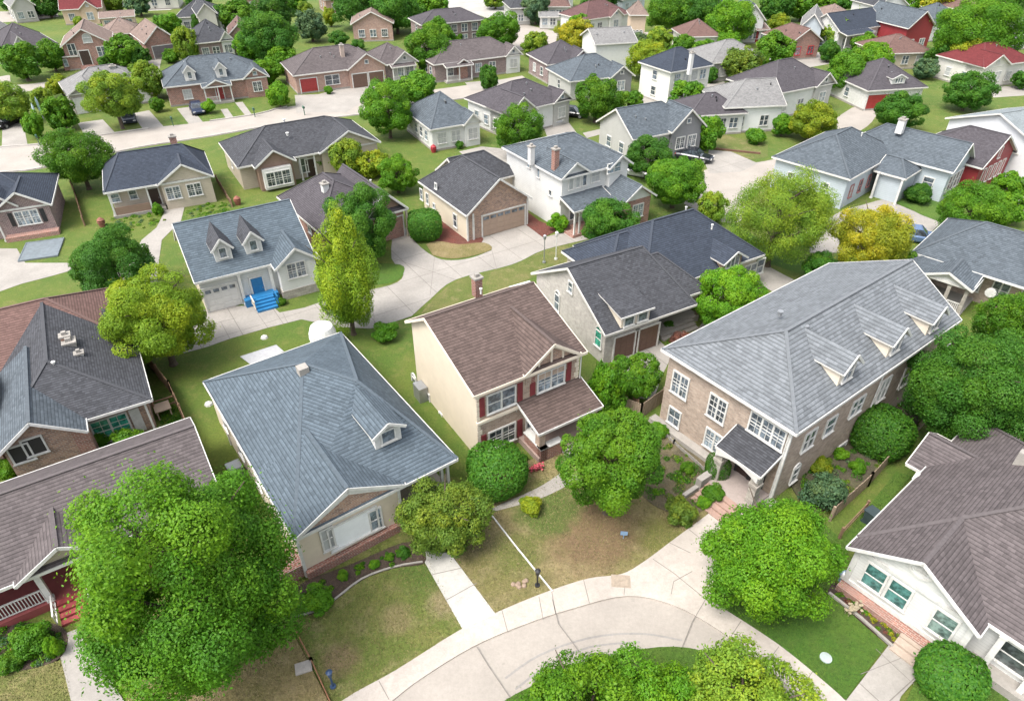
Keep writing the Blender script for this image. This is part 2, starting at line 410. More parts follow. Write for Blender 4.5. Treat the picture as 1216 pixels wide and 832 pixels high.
    def win(s, face, px, py, w, h, style='', b=0, val=None, **k):
        val = s.wall_val(face, b) if val is None else val
        p = s.hit(px, py, 1 if face in 'fb' else 0, val)
        return s.window(face, p[0] if face in 'fb' else p[1], val, p[2], w, h, style, **k)
    def shutters(s, face, px, py, w, h, mat, b=0, sw=.38, val=None):
        val = s.wall_val(face, b) if val is None else val
        p = s.hit(px, py, 1 if face in 'fb' else 0, val)
        for sg in (-1, 1):
            q = (p[0] if face in 'fb' else p[1])+sg*(w/2+.12+sw/2); m = MB(); m.box(-sw/2, sw/2, -.05, 0, -h/2, h/2)
            for i in range(int(h/.12)): m.box(-sw/2+.05, sw/2-.05, -.065, -.045, -h/2+.06+i*.12, -h/2+.11+i*.12)
            x, y = (q, val) if face in 'fb' else (val, q)
            m.build('shutter', mat, s.e, (x+s.off[0], y+s.off[1], p[2]), FACE[face][0])
    def auto(s, face, n, w=1.1, h=1.3, z=1.5, style='', b=0, lo=.12, hi=.88, **k):
        bl = s.blocks[b]; val = s.wall_val(face, b)
        a, c = (bl['x0'], bl['x1']) if face in 'fb' else (bl['y0'], bl['y1'])
        for i in range(n):
            q = a+(c-a)*(lo+(hi-lo)*((i+.5)/n)); s.window(face, q, val, z, w, h, style, **k)
    def panel_door(s, face, px, py, w, h, mat, name='door', b=0, val=None, rows=4, cols=4, frame=None, glasstop=False, cx=None):
        val = s.wall_val(face, b) if val is None else val
        p = s.hit(px, py, 1 if face in 'fb' else 0, val); q = cx if cx is not None else (p[0] if face in 'fb' else p[1])
        x, y = (q, val) if face in 'fb' else (val, q)
        m = MB(); m.box(-w/2, w/2, -.04, .0, 0, h)
        for i in range(cols):
            for j in range(rows):
                a = -w/2+w*i/cols; c = h*j/rows; m.box(a+.05, a+w/cols-.05, -.06, -.035, c+.05, c+h/rows-.05)
        L = (x+s.off[0], y+s.off[1], .03)
        d_ = m.build(name, mat, s.e, L, FACE[face][0])
        f = MB(); t = .13
        f.box(-w/2-t, -w/2, -.1, 0, 0, h+t); f.box(w/2, w/2+t, -.1, 0, 0, h+t); f.box(-w/2, w/2, -.1, 0, h, h+t)
        f.build('frame', frame or m_white, d_)
        if glasstop:
            g = MB()
            for i in range(cols): a = -w/2+w*i/cols; g.box(a+.1, a+w/cols-.1, -.075, -.055, h*(rows-1)/rows+.12, h-.12)
            g.build('pane', m_glass, d_)
        if name == 'door':
            k = MB(); k.box(w/2-.14, w/2-.08, -.12, -.04, h*.47, h*.52); k.build('handle', m_metal, d_)
        return d_
    def dormer(s, face, px, py, w, wh, rise, slope, b=0, roof=None, wall=None, win=(0.7,.9,''), over=.22, kind='gable', back=.3, frame=None):
        """px,py: pixel of the foot of the dormer's front wall on the roof slope"""
        bl = s.blocks[b]; x0,x1,y0,y1 = bl['c']; h = bl['h']
        o = s.loc(Vector((0,0,CAM_H))); r = ray(px, py); r = Vector((r.dot(s.ux), r.dot(s.uy), r.z))
        # slope plane: z = h + slope*(dist from the eave)
        if face == 'f': t = (h+slope*(o.y-y0)-o.z)/(r.z-slope*r.y)
        elif face == 'r': t = (h+slope*(x1-o.x)-o.z)/(r.z+slope*r.x)
        else: t = (h+slope*(o.x-x0)-o.z)/(r.z-slope*r.x)
        p = o+r*t; rz = FACE[face][0]
        e = MB(); L = (wh+rise)/slope+back; zl = -.25
        W2 = w/2
        # body: front pentagon pushed back
        if kind == 'gable': prof = [(-W2,zl),(W2,zl),(W2,wh),(0,wh+rise),(-W2,wh)]
        else: prof = [(-W2,zl),(W2,zl),(W2,wh),(-W2,wh)]
        f = [(x,0,z) for x,z in prof]; bk = [(x,L if kind == 'gable' else wh/max(.05, slope-rise/4)+back,z) for x,z in prof]
        e.face(f)
        for i in range(len(prof)): j = (i+1) % len(prof); e.face([f[j], f[i], bk[i], bk[j]])
        root = e.build('dormer', wall or m_white, s.e, (p.x+s.off[0], p.y+s.off[1], p.z), rz)
        rm = MB(); fm = MB(); ov = over; t_ = .1
        if kind == 'gable':
            sl = rise/W2; ez = wh-ov*sl*.8
            E = W2+ov*.8
            for sg in (-1, 1):
                q = [(sg*E,-ov,ez+.03),(0,-ov,wh+rise+.05),(0,L,wh+rise+.05),(sg*E,max(.1, ez/slope+.05),ez+.03)]
                if sg > 0: q = [q[0],q[3],q[2],q[1]]
                lw = [(a,b_,c-t_) for a,b_,c in q]
                rm.face(q if sg < 0 else q, 0) ; rm.face(lw[::-1], 1)
                for i in range(4): j = (i+1) % 4; rm.face([lw[i],lw[j],q[j],q[i]], 1)
                fm.bar((sg*(E+.0),-ov-.03,ez-.03),(0,-ov-.03,wh+rise-.01), .06, .16)
        else:
            L2 = wh/max(.05, slope)+1.2
            zt = wh+.06; zb = wh+L2*rise
            q = [(-W2-ov,-ov,zt),(W2+ov,-ov,zt),(W2+ov,L2,zb),(-W2-ov,L2,zb)]; lw = [(a,b_,c-t_) for a,b_,c in q]
            rm.face(q, 0); rm.face(lw[::-1], 1)
            for i in range(4): j = (i+1) % 4; rm.face([lw[i],lw[j],q[j],q[i]], 1)
            fm.bar((-W2-ov,-ov-.03,zt-.05),(W2+ov,-ov-.03,zt-.05), .05, .14)
        rm.build('dormer_roof', [roof, m_fascia], root); fm.build('trim', frame or m_white, root)
        ww, hh, st = win
        ns = [(0)] if kind == 'gable' else [-w*.24, w*.24]
        if ww:
            for q in ns:
                ma, mb = window_meshes(ww, hh, st+'-nosash', m_white, m_glass)
                # window and its glass merged as one sub-part
                g = link('window', ma, root, (q, -.005, wh*.5+rise*.12)); g2 = link('pane', mb, root, (q, -.005, wh*.5+rise*.12))
        return root
    def chimney(s, px, py, zt, w=.7, d=.6, hh=1.6, mat=None, label=None):
        """px,py top centre of chimney at height zt"""
        p = s.lp(px, py, zt); m = MB(); m.box(p.x-w/2, p.x+w/2, p.y-d/2, p.y+d/2, zt-hh, zt-.12)
        c = m.build('chimney', mat or m_brickred, s.roofs[0] if s.roofs else s.e)
        if label: c['label'] = label
        k = MB(); k.box(p.x-w/2-.08, p.x+w/2+.08, p.y-d/2-.08, p.y+d/2+.08, zt-.12, zt)
        k.box(p.x-w/4, p.x+w/4, p.y-d/4, p.y+d/4, zt, zt+.22)
        k.build('chimney_cap', m_conc, s.roofs[0]); return c
    def vent(s, px, py, z, r=.07, hh=.4, mat=None):
        p = s.lp(px, py, z); m = MB(); m.tube([(p.x,p.y,z-hh),(p.x,p.y,z)], r, 8); m.tube([(p.x,p.y,z-.02),(p.x,p.y,z+.05)], r*1.6, 8)
        m.build('vent_pipe', mat or m_white, s.roofs[0])
    def post(s, x, y, z0, z1, w=.2, mat=None, name='post'):
        m = MB(); m.box(x-w/2, x+w/2, y-w/2, y+w/2, z0, z1); m.box(x-w/2-.04, x+w/2+.04, y-w/2-.04, y+w/2+.04, z0, z0+.18)
        m.box(x-w/2-.04, x+w/2+.04, y-w/2-.04, y+w/2+.04, z1-.14, z1-.002); return s.part(name, m, mat or m_white)
    def steps(s, x0, x1, y, n, mat, face='f', z=None, tread=.32, rise=.17, name='steps'):
        m = MB()
        for i in range(n):
            zt = rise*(n-i); 
            if face == 'f': m.box(x0, x1, y-tread*(i+1), y-tread*i-.001, 0, zt)
            else: m.box(y+tread*i+.001, y+tread*(i+1), x0, x1, 0, zt)
        return s.part(name, m, mat)
    def railing(s, a, b, z0, hh=.85, mat=None, step=.14):
        m = MB(); a = Vector((*a, 0)); b = Vector((*b, 0)); L = (b-a).length; n = max(2, int(L/step))
        m.bar(a+Vector((0,0,z0+hh)), b+Vector((0,0,z0+hh)), .08, .06); m.bar(a+Vector((0,0,z0+.1)), b+Vector((0,0,z0+.1)), .06, .05)
        for i in range(n+1):
            p = a+(b-a)*i/n; m.box(p.x-.02, p.x+.02, p.y-.02, p.y+.02, z0+.1, z0+hh)
        return s.part('railing', m, mat or m_white)
    def corner_boards(s, b=0, w=.14, mat=None, corners=('fl','fr'), h=None):
        bl = s.blocks[b]; m = MB(); hh = h or bl['h']-.2
        for c in corners:
            x = bl['x0'] if c[1] == 'l' else bl['x1']; y = bl['y0'] if c[0] == 'f' else bl['y1']
            m.box(x-w/2, x+w/2, y-w/2, y+w/2, 0, hh)
        s.part('corner_board', m, mat or m_white)
    def gutter(s, x, y, z): 
        m = MB(); m.tube([(x,y,0.05),(x,y,z)], .05, 6); s.part('downspout', m, m_white)
def capmat(m):
    k = ('cap', m.name)
    if k in MC: return MC[k]
    # same shingles, slightly more worn along the ridge
    cols = [kk for kk, v in MC.items() if v == m and kk[0] == 'sh']
    c = cols[0][1] if cols else (.1,.1,.1)
    MC[k] = plain(mul(c, .85), .9, .3, 6, key='ridge_shingle'); return MC[k]
def simple(name, label, FL, FR, D, h, rise, wall, roof, axis='x', ends='hh', wings=(), nf=3, nl=2, nr=0, ang=None, pos=.5, gable=None, anchor='L', fm=None, style='', z=None, cat='house', door=None, garage=None, wallset=None, W=None, hipl=None, gcol=None, porch=None):
    """ordinary house: main block, gable wings (t0,t1,protrude,h,rise), windows on the seen walls"""
    H = House(name, label, FL, FR, D, h, ang, anchor, cat, W=W)
    H.block(0, H.W, 0, D, h, rise, axis, ends, pos, wall=wall, roof=roof, gable=gable, hipl=hipl, base=(.25, m_conc))
    sl = rise/(D*pos if axis == 'x' else (H.W*.5 if ends[0] == 'h' else 1e9))
    for w in wings:
        t0, t1, pr, wr = w[:4]; x0 = H.W*t0; x1 = H.W*t1; hw = w[4] if len(w) > 4 else h
        back = min(D*.55, wr/max(sl, .05)+.4) if sl < 9 else D*.5
        H.block(x0, x1, -pr, back, hw, wr, 'y', 'gg', .5, wall=w[5] if len(w) > 5 else wall, roof=roof, gable=gable, dz=.0, t=.13)
        b = len(H.blocks)-1
        k = w[6] if len(w) > 6 else 'w'
        wx = (x1-x0)
        if k == 'w': H.auto('f', 1 if wx < 4.5 else 2, 1.2, 1.35, hw*.5+.1, 'd-grid', b, fm=fm)
        elif k == 'g':
            bb = H.blocks[b]; H.panel_door('f', 0, 0, min(wx-1.2, 4.8), 2.15, gcol or m_white, 'garage_door', b, cx=(bb['x0']+bb['x1'])/2)
        elif k == 'g2':
            bb = H.blocks[b]
            for q in (.27,.73): H.panel_door('f', 0, 0, wx*.36, 2.1, gcol or m_white, 'garage_door', b, cx=bb['x0']+(bb['x1']-bb['x0'])*q)
        if wx > 3 and wr > 1: H.window('f', (x0+x1)/2, H.blocks[b]['y0']-(.03 if gable is not None else 0), hw+wr*.38, .45, .45, 'nosash')
    taken = [(w[0], w[1]) for w in wings if w[2] >= -.1]
    def free(t): return all(not (a-.05 < t < c+.05) for a, c in taken)
    if garage:
        H.panel_door('f', 0, 0, garage[1], 2.2, garage[2], 'garage_door', 0, cx=H.W*garage[0]); taken.append((garage[0]-garage[1]/H.W/2-.04, garage[0]+garage[1]/H.W/2+.04))
    if door:
        H.panel_door('f', 0, 0, 1.0, 2.1, door[1], 'door', 0, cx=H.W*door[0], rows=3, cols=2); taken.append((door[0]-.06, door[0]+.06))
    zz = z or (1.55,)
    for q in zz:
        for i in range(nf):
            t = .1+.8*(i+.5)/nf
            if free(t) or q > 3: H.window('f', H.W*t, H.blocks[0]['y0'], q, 1.1, 1.3, style or ('d' if i % 2 else 'grid'), fm=fm)
        if nl: H.auto('l', nl, .9, 1.2, q, style, 0, fm=fm)
        if nr: H.auto('r', nr, .9, 1.2, q, style, 0, fm=fm)
    rv = random.Random(len(bpy.data.objects)); b0 = H.blocks[0]; A, B = b0['A'], b0['B']
    for _ in range(rv.choice((1,2,3))):
        u = rv.random(); q = rv.uniform(.15,.6); x = A[0]+(B[0]-A[0])*u; y = A[1]+(B[1]-A[1])*u; z = A[2]-rise*q
        if axis == 'x': y = A[1]-(A[1]-b0['c'][2])*q
        else: x = A[0]-(A[0]-b0['c'][0])*q
        v = MB(); v.tube([(x,y,z-.1),(x,y,z+.22)], .07, 8); v.tube([(x,y,z+.2),(x,y,z+.27)], .12, 8); v.build('vent_pipe', rv.choice((m_black, m_metal, m_metal)), H.roofs[0])
    if porch:
        t0, t1, dp, pm = porch; x0 = H.W*t0; x1 = H.W*t1
        H.block(x0, x1, -dp, .6, h-.35, .45, 'x', 'gg', .92, wall=wall, roof=roof, nowall=True)
        f = MB(); f.box(x0+.1, x1-.1, -dp+.15, .35, 0, .3); H.part('porch_floor', f, m_conc)
        n = max(2, int((x1-x0)/1.7))
        for i in range(n+1): H.post(x0+.25+(x1-x0-.5)*i/n, -dp+.3, .3, h-.5, .16, pm)
        if x1-x0 > 4: H.railing((x0+.25, -dp+.3), (x0+(x1-x0)*.5, -dp+.3), .3, .8, pm)
    return H
# ---------------------------------------------------------------- trees
def leafmat(col, v=.35):
    k = ('lf', col)
    if k in MC: return MC[k]
    m, nt, b = newmat('leaves')
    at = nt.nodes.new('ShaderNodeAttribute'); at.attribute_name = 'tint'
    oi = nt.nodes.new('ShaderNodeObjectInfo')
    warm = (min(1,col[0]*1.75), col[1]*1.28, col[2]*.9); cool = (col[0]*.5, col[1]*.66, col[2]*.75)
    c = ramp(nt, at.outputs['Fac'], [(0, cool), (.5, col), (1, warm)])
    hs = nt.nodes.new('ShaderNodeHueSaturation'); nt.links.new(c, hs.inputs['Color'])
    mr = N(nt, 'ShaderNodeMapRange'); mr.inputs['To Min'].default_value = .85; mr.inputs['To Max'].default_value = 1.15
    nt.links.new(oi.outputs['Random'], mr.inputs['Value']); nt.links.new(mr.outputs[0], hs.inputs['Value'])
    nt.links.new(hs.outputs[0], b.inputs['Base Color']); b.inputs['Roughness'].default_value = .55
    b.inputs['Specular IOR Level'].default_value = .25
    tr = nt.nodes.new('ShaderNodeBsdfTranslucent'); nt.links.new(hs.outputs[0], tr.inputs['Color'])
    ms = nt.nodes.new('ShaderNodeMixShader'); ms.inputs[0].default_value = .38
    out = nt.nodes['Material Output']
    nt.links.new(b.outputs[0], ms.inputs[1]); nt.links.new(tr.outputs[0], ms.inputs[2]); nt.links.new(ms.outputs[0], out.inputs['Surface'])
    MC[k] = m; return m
LEAF = dict(dk=(.052,.16,.014), md=(.08,.21,.010), br=(.10,.25,.010), lt=(.16,.27,.022), ly=(.21,.34,.018), ye=(.19,.27,.015), go=(.27,.30,.018), bl=(.09,.17,.075), ol=(.115,.19,.022), re=(.18,.08,.06))
def crown_arrays(kind, n, leaf, seed, squash=1.0):
    """unit crown (radius about 1, centre at origin); leaf size in the same unit"""
    r = np.random.default_rng(seed)
    if kind == 'hedge':
        nc = 26; cr = .34; shell = (.62,.72)
    elif kind == 'loose':
        nc = 75; cr = .21; shell = (.25,.9)
    elif kind == 'cone':
        nc = 60; cr = .24; shell = (.3,.85)
    elif kind == 'bushy':
        nc = 48; cr = .30; shell = (.1,.72)
    elif kind == 'wild':
        nc = 88; cr = .20; shell = (.45,.86)
    else:
        nc = 66; cr = .215; shell = (.46,.86)
    d = r.normal(size=(nc,3)); d /= np.linalg.norm(d, axis=1)[:,None]
    # spread the clumps evenly
    for _ in range(8):
        df = d[:,None]-d[None]; q = (df**2).sum(-1)+np.eye(nc); d += .02*(df/q[...,None]**1.5).sum(1)/nc*3; d /= np.linalg.norm(d, axis=1)[:,None]
    rad = r.uniform(shell[0], shell[1], nc)**.6 if kind in ('loose',) else r.uniform(*shell, nc)
    c = d*rad[:,None]
    crs = cr*r.uniform(.65,1.35,nc)
    if kind == 'cone':
        c[:,2] = c[:,2]*1.0; k = np.clip(1.05-(c[:,2]+1)/2*.85, .12, 1); c[:,0] *= k*1.15; c[:,1] *= k*1.15; crs *= np.clip(k+.3, .4, 1.1)
    if kind in ('round','wild'):
        low = c[:,2] < -.5; c[low,2] = -.5+(c[low,2]+.5)*.6
    ct = r.uniform(.15,.85,nc)+.25*c[:,2]  # tint rises with height: brighter, lit crown tops are painted into the leaf colour
    w = crs**2; idx = r.choice(nc, n, p=w/w.sum())
    e = r.normal(size=(n,3)); e /= np.linalg.norm(e, axis=1)[:,None]; 
    flip = (e*d[idx]).sum(1) < -.35; e[flip] *= -1
    rr = r.uniform(.55,1.06,n)**.5
    if kind == 'loose': rr = r.uniform(.15,1.3,n)**.6
    if kind == 'wild': rr = r.uniform(.4,1.1,n)**.5
    p = c[idx]+e*crs[idx][:,None]*rr[:,None]
    if kind in ('round','wild','cone','bushy'):
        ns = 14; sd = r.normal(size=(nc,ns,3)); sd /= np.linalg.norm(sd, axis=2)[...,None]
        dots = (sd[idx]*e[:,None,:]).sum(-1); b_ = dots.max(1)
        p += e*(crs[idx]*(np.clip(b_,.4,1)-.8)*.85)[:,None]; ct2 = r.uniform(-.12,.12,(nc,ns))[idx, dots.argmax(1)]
    else: ct2 = 0
    if kind == 'hedge':
        g = e; p = g*(.97+r.normal(size=n)*.018)[:,None]; idx = (r.random(n)*nc).astype(int)
        k = (np.abs(g)**3).sum(1)**(-1/3)*.9; p *= k[:,None]*1.0
        p *= (1+.035*np.sin(g[:,0]*5+seed)+.03*np.sin(g[:,1]*7))[:,None]
    # stray twigs
    k = int(n*(.06 if kind in ('loose','wild') else .025 if kind != 'hedge' else .01)); j = r.choice(n, k); p[j] += e[j]*r.uniform(.02,.12,k)[:,None]
    nr = e*(1.15 if kind != 'hedge' else 1.1)+r.normal(size=(n,3))*.55+np.array([0,0,.35]); nr /= np.linalg.norm(nr, axis=1)[:,None]
    a = np.cross(nr, r.normal(size=(n,3))); a /= np.linalg.norm(a, axis=1)[:,None]+1e-9; b = np.cross(nr, a)
    s = leaf*r.uniform(.65,1.35,n)
    L = a*s[:,None]*.62; Wd = b*s[:,None]*.36
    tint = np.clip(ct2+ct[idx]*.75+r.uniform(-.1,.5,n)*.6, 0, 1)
    return p, L, Wd, tint
def leaf_mesh(name, p, L, Wd, tint):
    n = len(p); v = np.empty((n,4,3), np.float32)
    v[:,0] = p-L; v[:,1] = p+Wd-L*.1; v[:,2] = p+L; v[:,3] = p-Wd-L*.1
    me = bpy.data.meshes.new(name); me.vertices.add(n*4); me.vertices.foreach_set('co', v.ravel())
    me.loops.add(n*4); me.loops.foreach_set('vertex_index', np.arange(n*4, dtype=np.int32))
    me.polygons.add(n); me.polygons.foreach_set('loop_start', np.arange(0, n*4, 4, dtype=np.int32)); me.polygons.foreach_set('loop_total', np.full(n, 4, np.int32))
    at = me.attributes.new('tint', 'FLOAT', 'FACE'); at.data.foreach_set('value', tint.astype(np.float32))
    me.update(calc_edges=True); return me
PROTO = {}
def proto(kind, var):
    k = (kind, var)
    if k not in PROTO:
        PROTO[k] = leaf_mesh('crown', *crown_arrays(kind, 11000 if kind != 'hedge' else 7000, .095 if kind != 'hedge' else .07, 11+var*7+len(kind)))
        PROTO[k].materials.append(leafmat(LEAF['md']))
        PROTO[('t', kind, var)] = trunk_mesh(5+var, .9 if kind != 'hedge' else .5)
    return PROTO[k], PROTO[('t', kind, var)]
def trunk_mesh(seed, reach):
    """trunk of unit tree: crown centre at z=0, radius 1; foot at z=-1.6"""
    r = random.Random(seed); m = MB()
    m.tube([(0,0,-1.75),(.02,.01,-1.55),(.04,.02,-.9),(.0,.03,-.3),(.03,0,.45)], [.13,.085,.07,.055,.02], 8)
    for i in range(6):
        a = i*1.05+r.uniform(-.3,.3); z = -.95+i*.17; q = reach*.75
        m.tube([(.03,.02,z),(math.cos(a)*q*.4, math.sin(a)*q*.4, z+.35),(math.cos(a)*q*.8, math.sin(a)*q*.8, z+.75)], [.04,.028,.008], 6)
    o = m.build('trunk', m_bark); me = o.data; bpy.data.objects.remove(o); return me
NTREE = 0
def tree(kind, box, col, label, name=None, trunk=1.0, cat=None, asp=None, group=None, ground=None, dens=1.0, leaf=None):
    """box: the crown's pixel box x0,y0,x1,y1; trunk: clear stem height in metres"""
    global NTREE; NTREE += 1
    if kind not in ('hedge','shrub') and box[2]-box[0] < 66:
        a, b_, c, d = box; k = .03 if c-a > 40 else .07; box = (a-(c-a)*k, b_-(d-b_)*k*.7, c+(c-a)*k, d+(d-b_)*k*1.1); trunk *= .55
    x0, y0, x1, y1 = box; cx = (x0+x1)/2; cy = (y0+y1)/2; wpx = x1-x0; hpx = y1-y0
    shrub = kind in ('hedge','shrub')
    zc = 2.0 if not shrub else .8
    for _ in range(12):
        p = P(cx, cy, zc); dd = depth_of(p); rx = wpx/2/CAM_F*dd
        v = (cy-416)/CAM_F; dep = CAM_P+math.atan(v); sz = hpx/2/CAM_F*dd*math.cos(math.atan(v))
        q = (sz/rx)**2; s2 = math.sin(dep)**2; c2 = math.cos(dep)**2
        rz = rx*math.sqrt(max(.66, (q-s2)/c2)) if asp is None else rx*asp
        rz = min(rz, rx*3.2)
        zc = rz*(.92 if not shrub else .8)+trunk
        if shrub: zc = rz*.82+trunk*0
    p = P(cx, cy, zc)
    r3 = random.Random(NTREE*13)
    cat = cat or ('tree' if not shrub else 'bush'); group = group or ('trees among the houses' if not shrub else 'bushes and plants in the gardens'); name = name or {'hedge':'box_bush','shrub':'shrub','cone':'columnar_tree','loose':'young_tree'}.get(kind, 'leafy_tree')
    e = empty(name, (p.x, p.y, 0), r3.uniform(0, 6.28), label, cat, group)
    k2 = {'shrub':'bushy'}.get(kind, kind)
    if wpx > 52 or (kind == 'hedge' and wpx > 34):
        lf = (leaf or (.10 if k2 != 'hedge' else .085)*(1 if dd < 60 else dd/60)); surf = 4*math.pi*((rx*rx+2*rx*rz)/3); area = lf*lf*.44
        n = int(min(200000, surf/area*{'round':2.4,'wild':2.1,'loose':1.1,'cone':1.35,'hedge':2.2,'bushy':2.2}[k2]*dens))
        P_, L, Wd, t = crown_arrays(k2, n, 1, NTREE)
        sc_ = np.array([rx, rx, rz])*(.97 if k2 != 'hedge' else 1.0)
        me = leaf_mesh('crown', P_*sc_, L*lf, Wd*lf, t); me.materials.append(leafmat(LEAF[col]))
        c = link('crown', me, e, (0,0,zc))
        if not shrub:
            m = MB(); tr = max(.09, rx*.055)
            m.tube([(0,0,-.05),(0,0,.25),(.05,.02,zc*.55),(0,.03,zc),(.02,0,zc+rz*.5)], [tr*1.6,tr*1.1,tr*.9,tr*.6,tr*.2], 10)
            for i in range(9):
                a = i*2.4+NTREE; z = max(.5, zc-rz*.75)+rz*.12*i; q = rx*r3.uniform(.55,.8)
                m.tube([(.03,.02,z),(math.cos(a)*q*.45, math.sin(a)*q*.45, z+rz*.22),(math.cos(a)*q, math.sin(a)*q, z+rz*.5)], [tr*.5,tr*.33,.02], 6)
            m.build('trunk', m_bark, e)
        else:
            m = MB()
            for i in range(6):
                a = i*1.05; m.tube([(0,0,-.05),(math.cos(a)*rx*.3, math.sin(a)*rx*.3, zc*.8),(math.cos(a)*rx*.6, math.sin(a)*rx*.6, zc*1.2)], [.06,.04,.01], 5)
            m.build('stem', m_bark, e)
    else:
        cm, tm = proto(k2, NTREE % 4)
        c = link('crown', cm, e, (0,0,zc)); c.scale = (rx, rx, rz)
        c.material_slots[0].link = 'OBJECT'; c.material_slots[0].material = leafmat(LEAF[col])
        t = link('trunk' if not shrub else 'stem', tm, e, (0,0,zc)); zs = zc/1.7; t.scale = (rx, rx, zs)
    return e

def inside(poly, x, y):
    r = np.zeros(len(x), bool); j = len(poly)-1
    for i in range(len(poly)):
        xi, yi = poly[i]; xj, yj = poly[j]
        c = ((yi > y) != (yj > y)) & (x < (xj-xi)*(y-yi)/(yj-yi+1e-12)+xi); r ^= c; j = i
    return r
def planting(name, label, px, n, z, cols, hgt=.35, seed=1, clump=.28):
    """low planting of a bed: leaf tufts scattered over a pixel polygon"""
    poly = [tuple(P(x, y, z).xy) for x, y in px]; r = np.random.default_rng(seed); xs = [p[0] for p in poly]; ys = [p[1] for p in poly]
    c = np.c_[r.uniform(min(xs), max(xs), n*6), r.uniform(min(ys), max(ys), n*6)]
    c = c[inside(poly, c[:,0], c[:,1])][:n]; k = 90; m = len(c)*k
    rad = np.repeat(r.uniform(.4,1.3,len(c))*clump, k); e = r.normal(size=(m,3)); e /= np.linalg.norm(e, axis=1)[:,None]; e[:,2] = abs(e[:,2])
    p = np.c_[np.repeat(c, k, 0), np.full(m, z)]+e*rad[:,None]*np.array([1,1,hgt/clump*.7])*(r.uniform(.4,1,m)**.5)[:,None]
    nr = e+r.normal(size=(m,3))*.6; nr /= np.linalg.norm(nr, axis=1)[:,None]; a = np.cross(nr, r.normal(size=(m,3))); a /= np.linalg.norm(a, axis=1)[:,None]+1e-9; b = np.cross(nr, a)
    me = leaf_mesh('plants', p, a*.05, b*.03, np.clip(r.uniform(0,1,m), 0, 1))
    idx = np.repeat(r.integers(0, len(cols), len(c)), k).astype(np.int32)
    for q in cols: me.materials.append(leafmat(LEAF[q]))
    me.polygons.foreach_set('material_index', idx)
    return tag(link(name, me), label, 'plants', None, 'stuff')
# ---------------------------------------------------------------- ground, roads, paths
def smooth(pts, n=5):
    out = []; k = len(pts)
    for i in range(k-1):
        p0 = Vector(pts[max(0,i-1)]); p1 = Vector(pts[i]); p2 = Vector(pts[i+1]); p3 = Vector(pts[min(k-1,i+2)])
        for j in range(n):
            t = j/n; out.append(tuple(.5*((2*p1)+(p2-p0)*t+(2*p0-5*p1+4*p2-p3)*t*t+(3*p1-p0-3*p2+p3)*t*t*t)))
    out.append(tuple(pts[-1])); return out
def area(name, px, z, mat, skirt=0, kind='structure', label=None, cat=None, world=False):
    pts = [P(x, y, z) for x, y in px] if not world else [Vector((x,y,z)) for x,y in px]
    a = sum(pts[i].x*pts[(i+1) % len(pts)].y-pts[(i+1) % len(pts)].x*pts[i].y for i in range(len(pts)))
    if a < 0: pts = pts[::-1]
    m = MB(); m.face(pts)
    if skirt:
        for i in range(len(pts)):
            p, q = pts[i], pts[(i+1) % len(pts)]; m.face([(p.x,p.y,z-skirt),(q.x,q.y,z-skirt),q,p])
    o = m.build(name, mat); return tag(o, label, cat, None, kind)
def strip(name, px, w, z0, z1, mat, kind=None, label=None, cat=None, parent=None, z=0, mb=None):
    pts = [P(x, y, z) for x, y in px]; m = mb or MB()
    L = []; Q = []
    for i in range(len(pts)):
        d_ = (pts[min(i+1, len(pts)-1)]-pts[max(i-1, 0)]).normalized(); n = Vector((-d_.y, d_.x, 0))*w/2
        L.append(pts[i]-n); Q.append(pts[i]+n)
    for i in range(len(pts)-1):
        a, b, c, d2 = L[i], L[i+1], Q[i+1], Q[i]
        m.face([(*p.xy, z1) for p in (a, b, c, d2)]); m.face([(*a.xy, z0), (*b.xy, z0), (*b.xy, z1), (*a.xy, z1)]); m.face([(*c.xy, z0), (*d2.xy, z0), (*d2.xy, z1), (*c.xy, z1)])
        if i == 0: m.face([(*d2.xy, z0), (*a.xy, z0), (*a.xy, z1), (*d2.xy, z1)])
        if i == len(pts)-2: m.face([(*b.xy, z0), (*c.xy, z0), (*c.xy, z1), (*b.xy, z1)])
    if mb: return
    o = m.build(name, mat, parent); return tag(o, label, cat, None, kind)
g = MB(); g.face([(-2500,-150,0),(2500,-150,0),(2500,5000,0),(-2500,5000,0)]); tag(g.build('ground', g_base), kind='structure')
# foreground curved road
area('road', smooth([(330,900),(400,834),(470,797),(545,750),(600,726),(655,704),(700,690),(745,684),(800,690),(850,716),(885,738),(928,767),(967,797),(1010,836),(1060,900)])+
     smooth([(990,960),(930,850),(900,806),(850,780),(800,770),(740,776),(680,793),(625,820),(570,860),(520,930)]), .012, m_road)
area('sidewalk', smooth([(350,880),(405,832),(470,795),(545,748),(600,722),(655,700),(700,686),(738,681),(765,666),(800,640),(838,612),(866,590)],4)+
     smooth([(898,604),(880,640),(852,680),(843,712)],4)+smooth([(880,735),(925,765),(965,797),(1005,832),(1050,880)],4)+
     smooth([(1015,900),(965,845),(930,808),(890,775),(850,745),(800,718),(745,707),(680,722),(620,742),(560,768),(500,805),(465,832),(420,870)],4), .10, concrete((.47,.42,.37), key='sidewalk_concrete'), .1)
L_front = smooth([(344,742),(347,720),(352,700),(380,650),(480,625),(505,650),(522,690),(549,746)],3)+smooth([(545,748),(470,795),(405,832),(398,842)],3)
area('front_lawn', L_front, .085, g_olive2, .085)
area('front_lawn', [(586,731),(537,658),(500,600),(590,560),(700,520),(800,520),(866,588)]+smooth([(838,612),(800,640),(765,666),(738,681),(700,686),(655,700),(600,722),(586,731)],3), .085, g_straw2, .085)
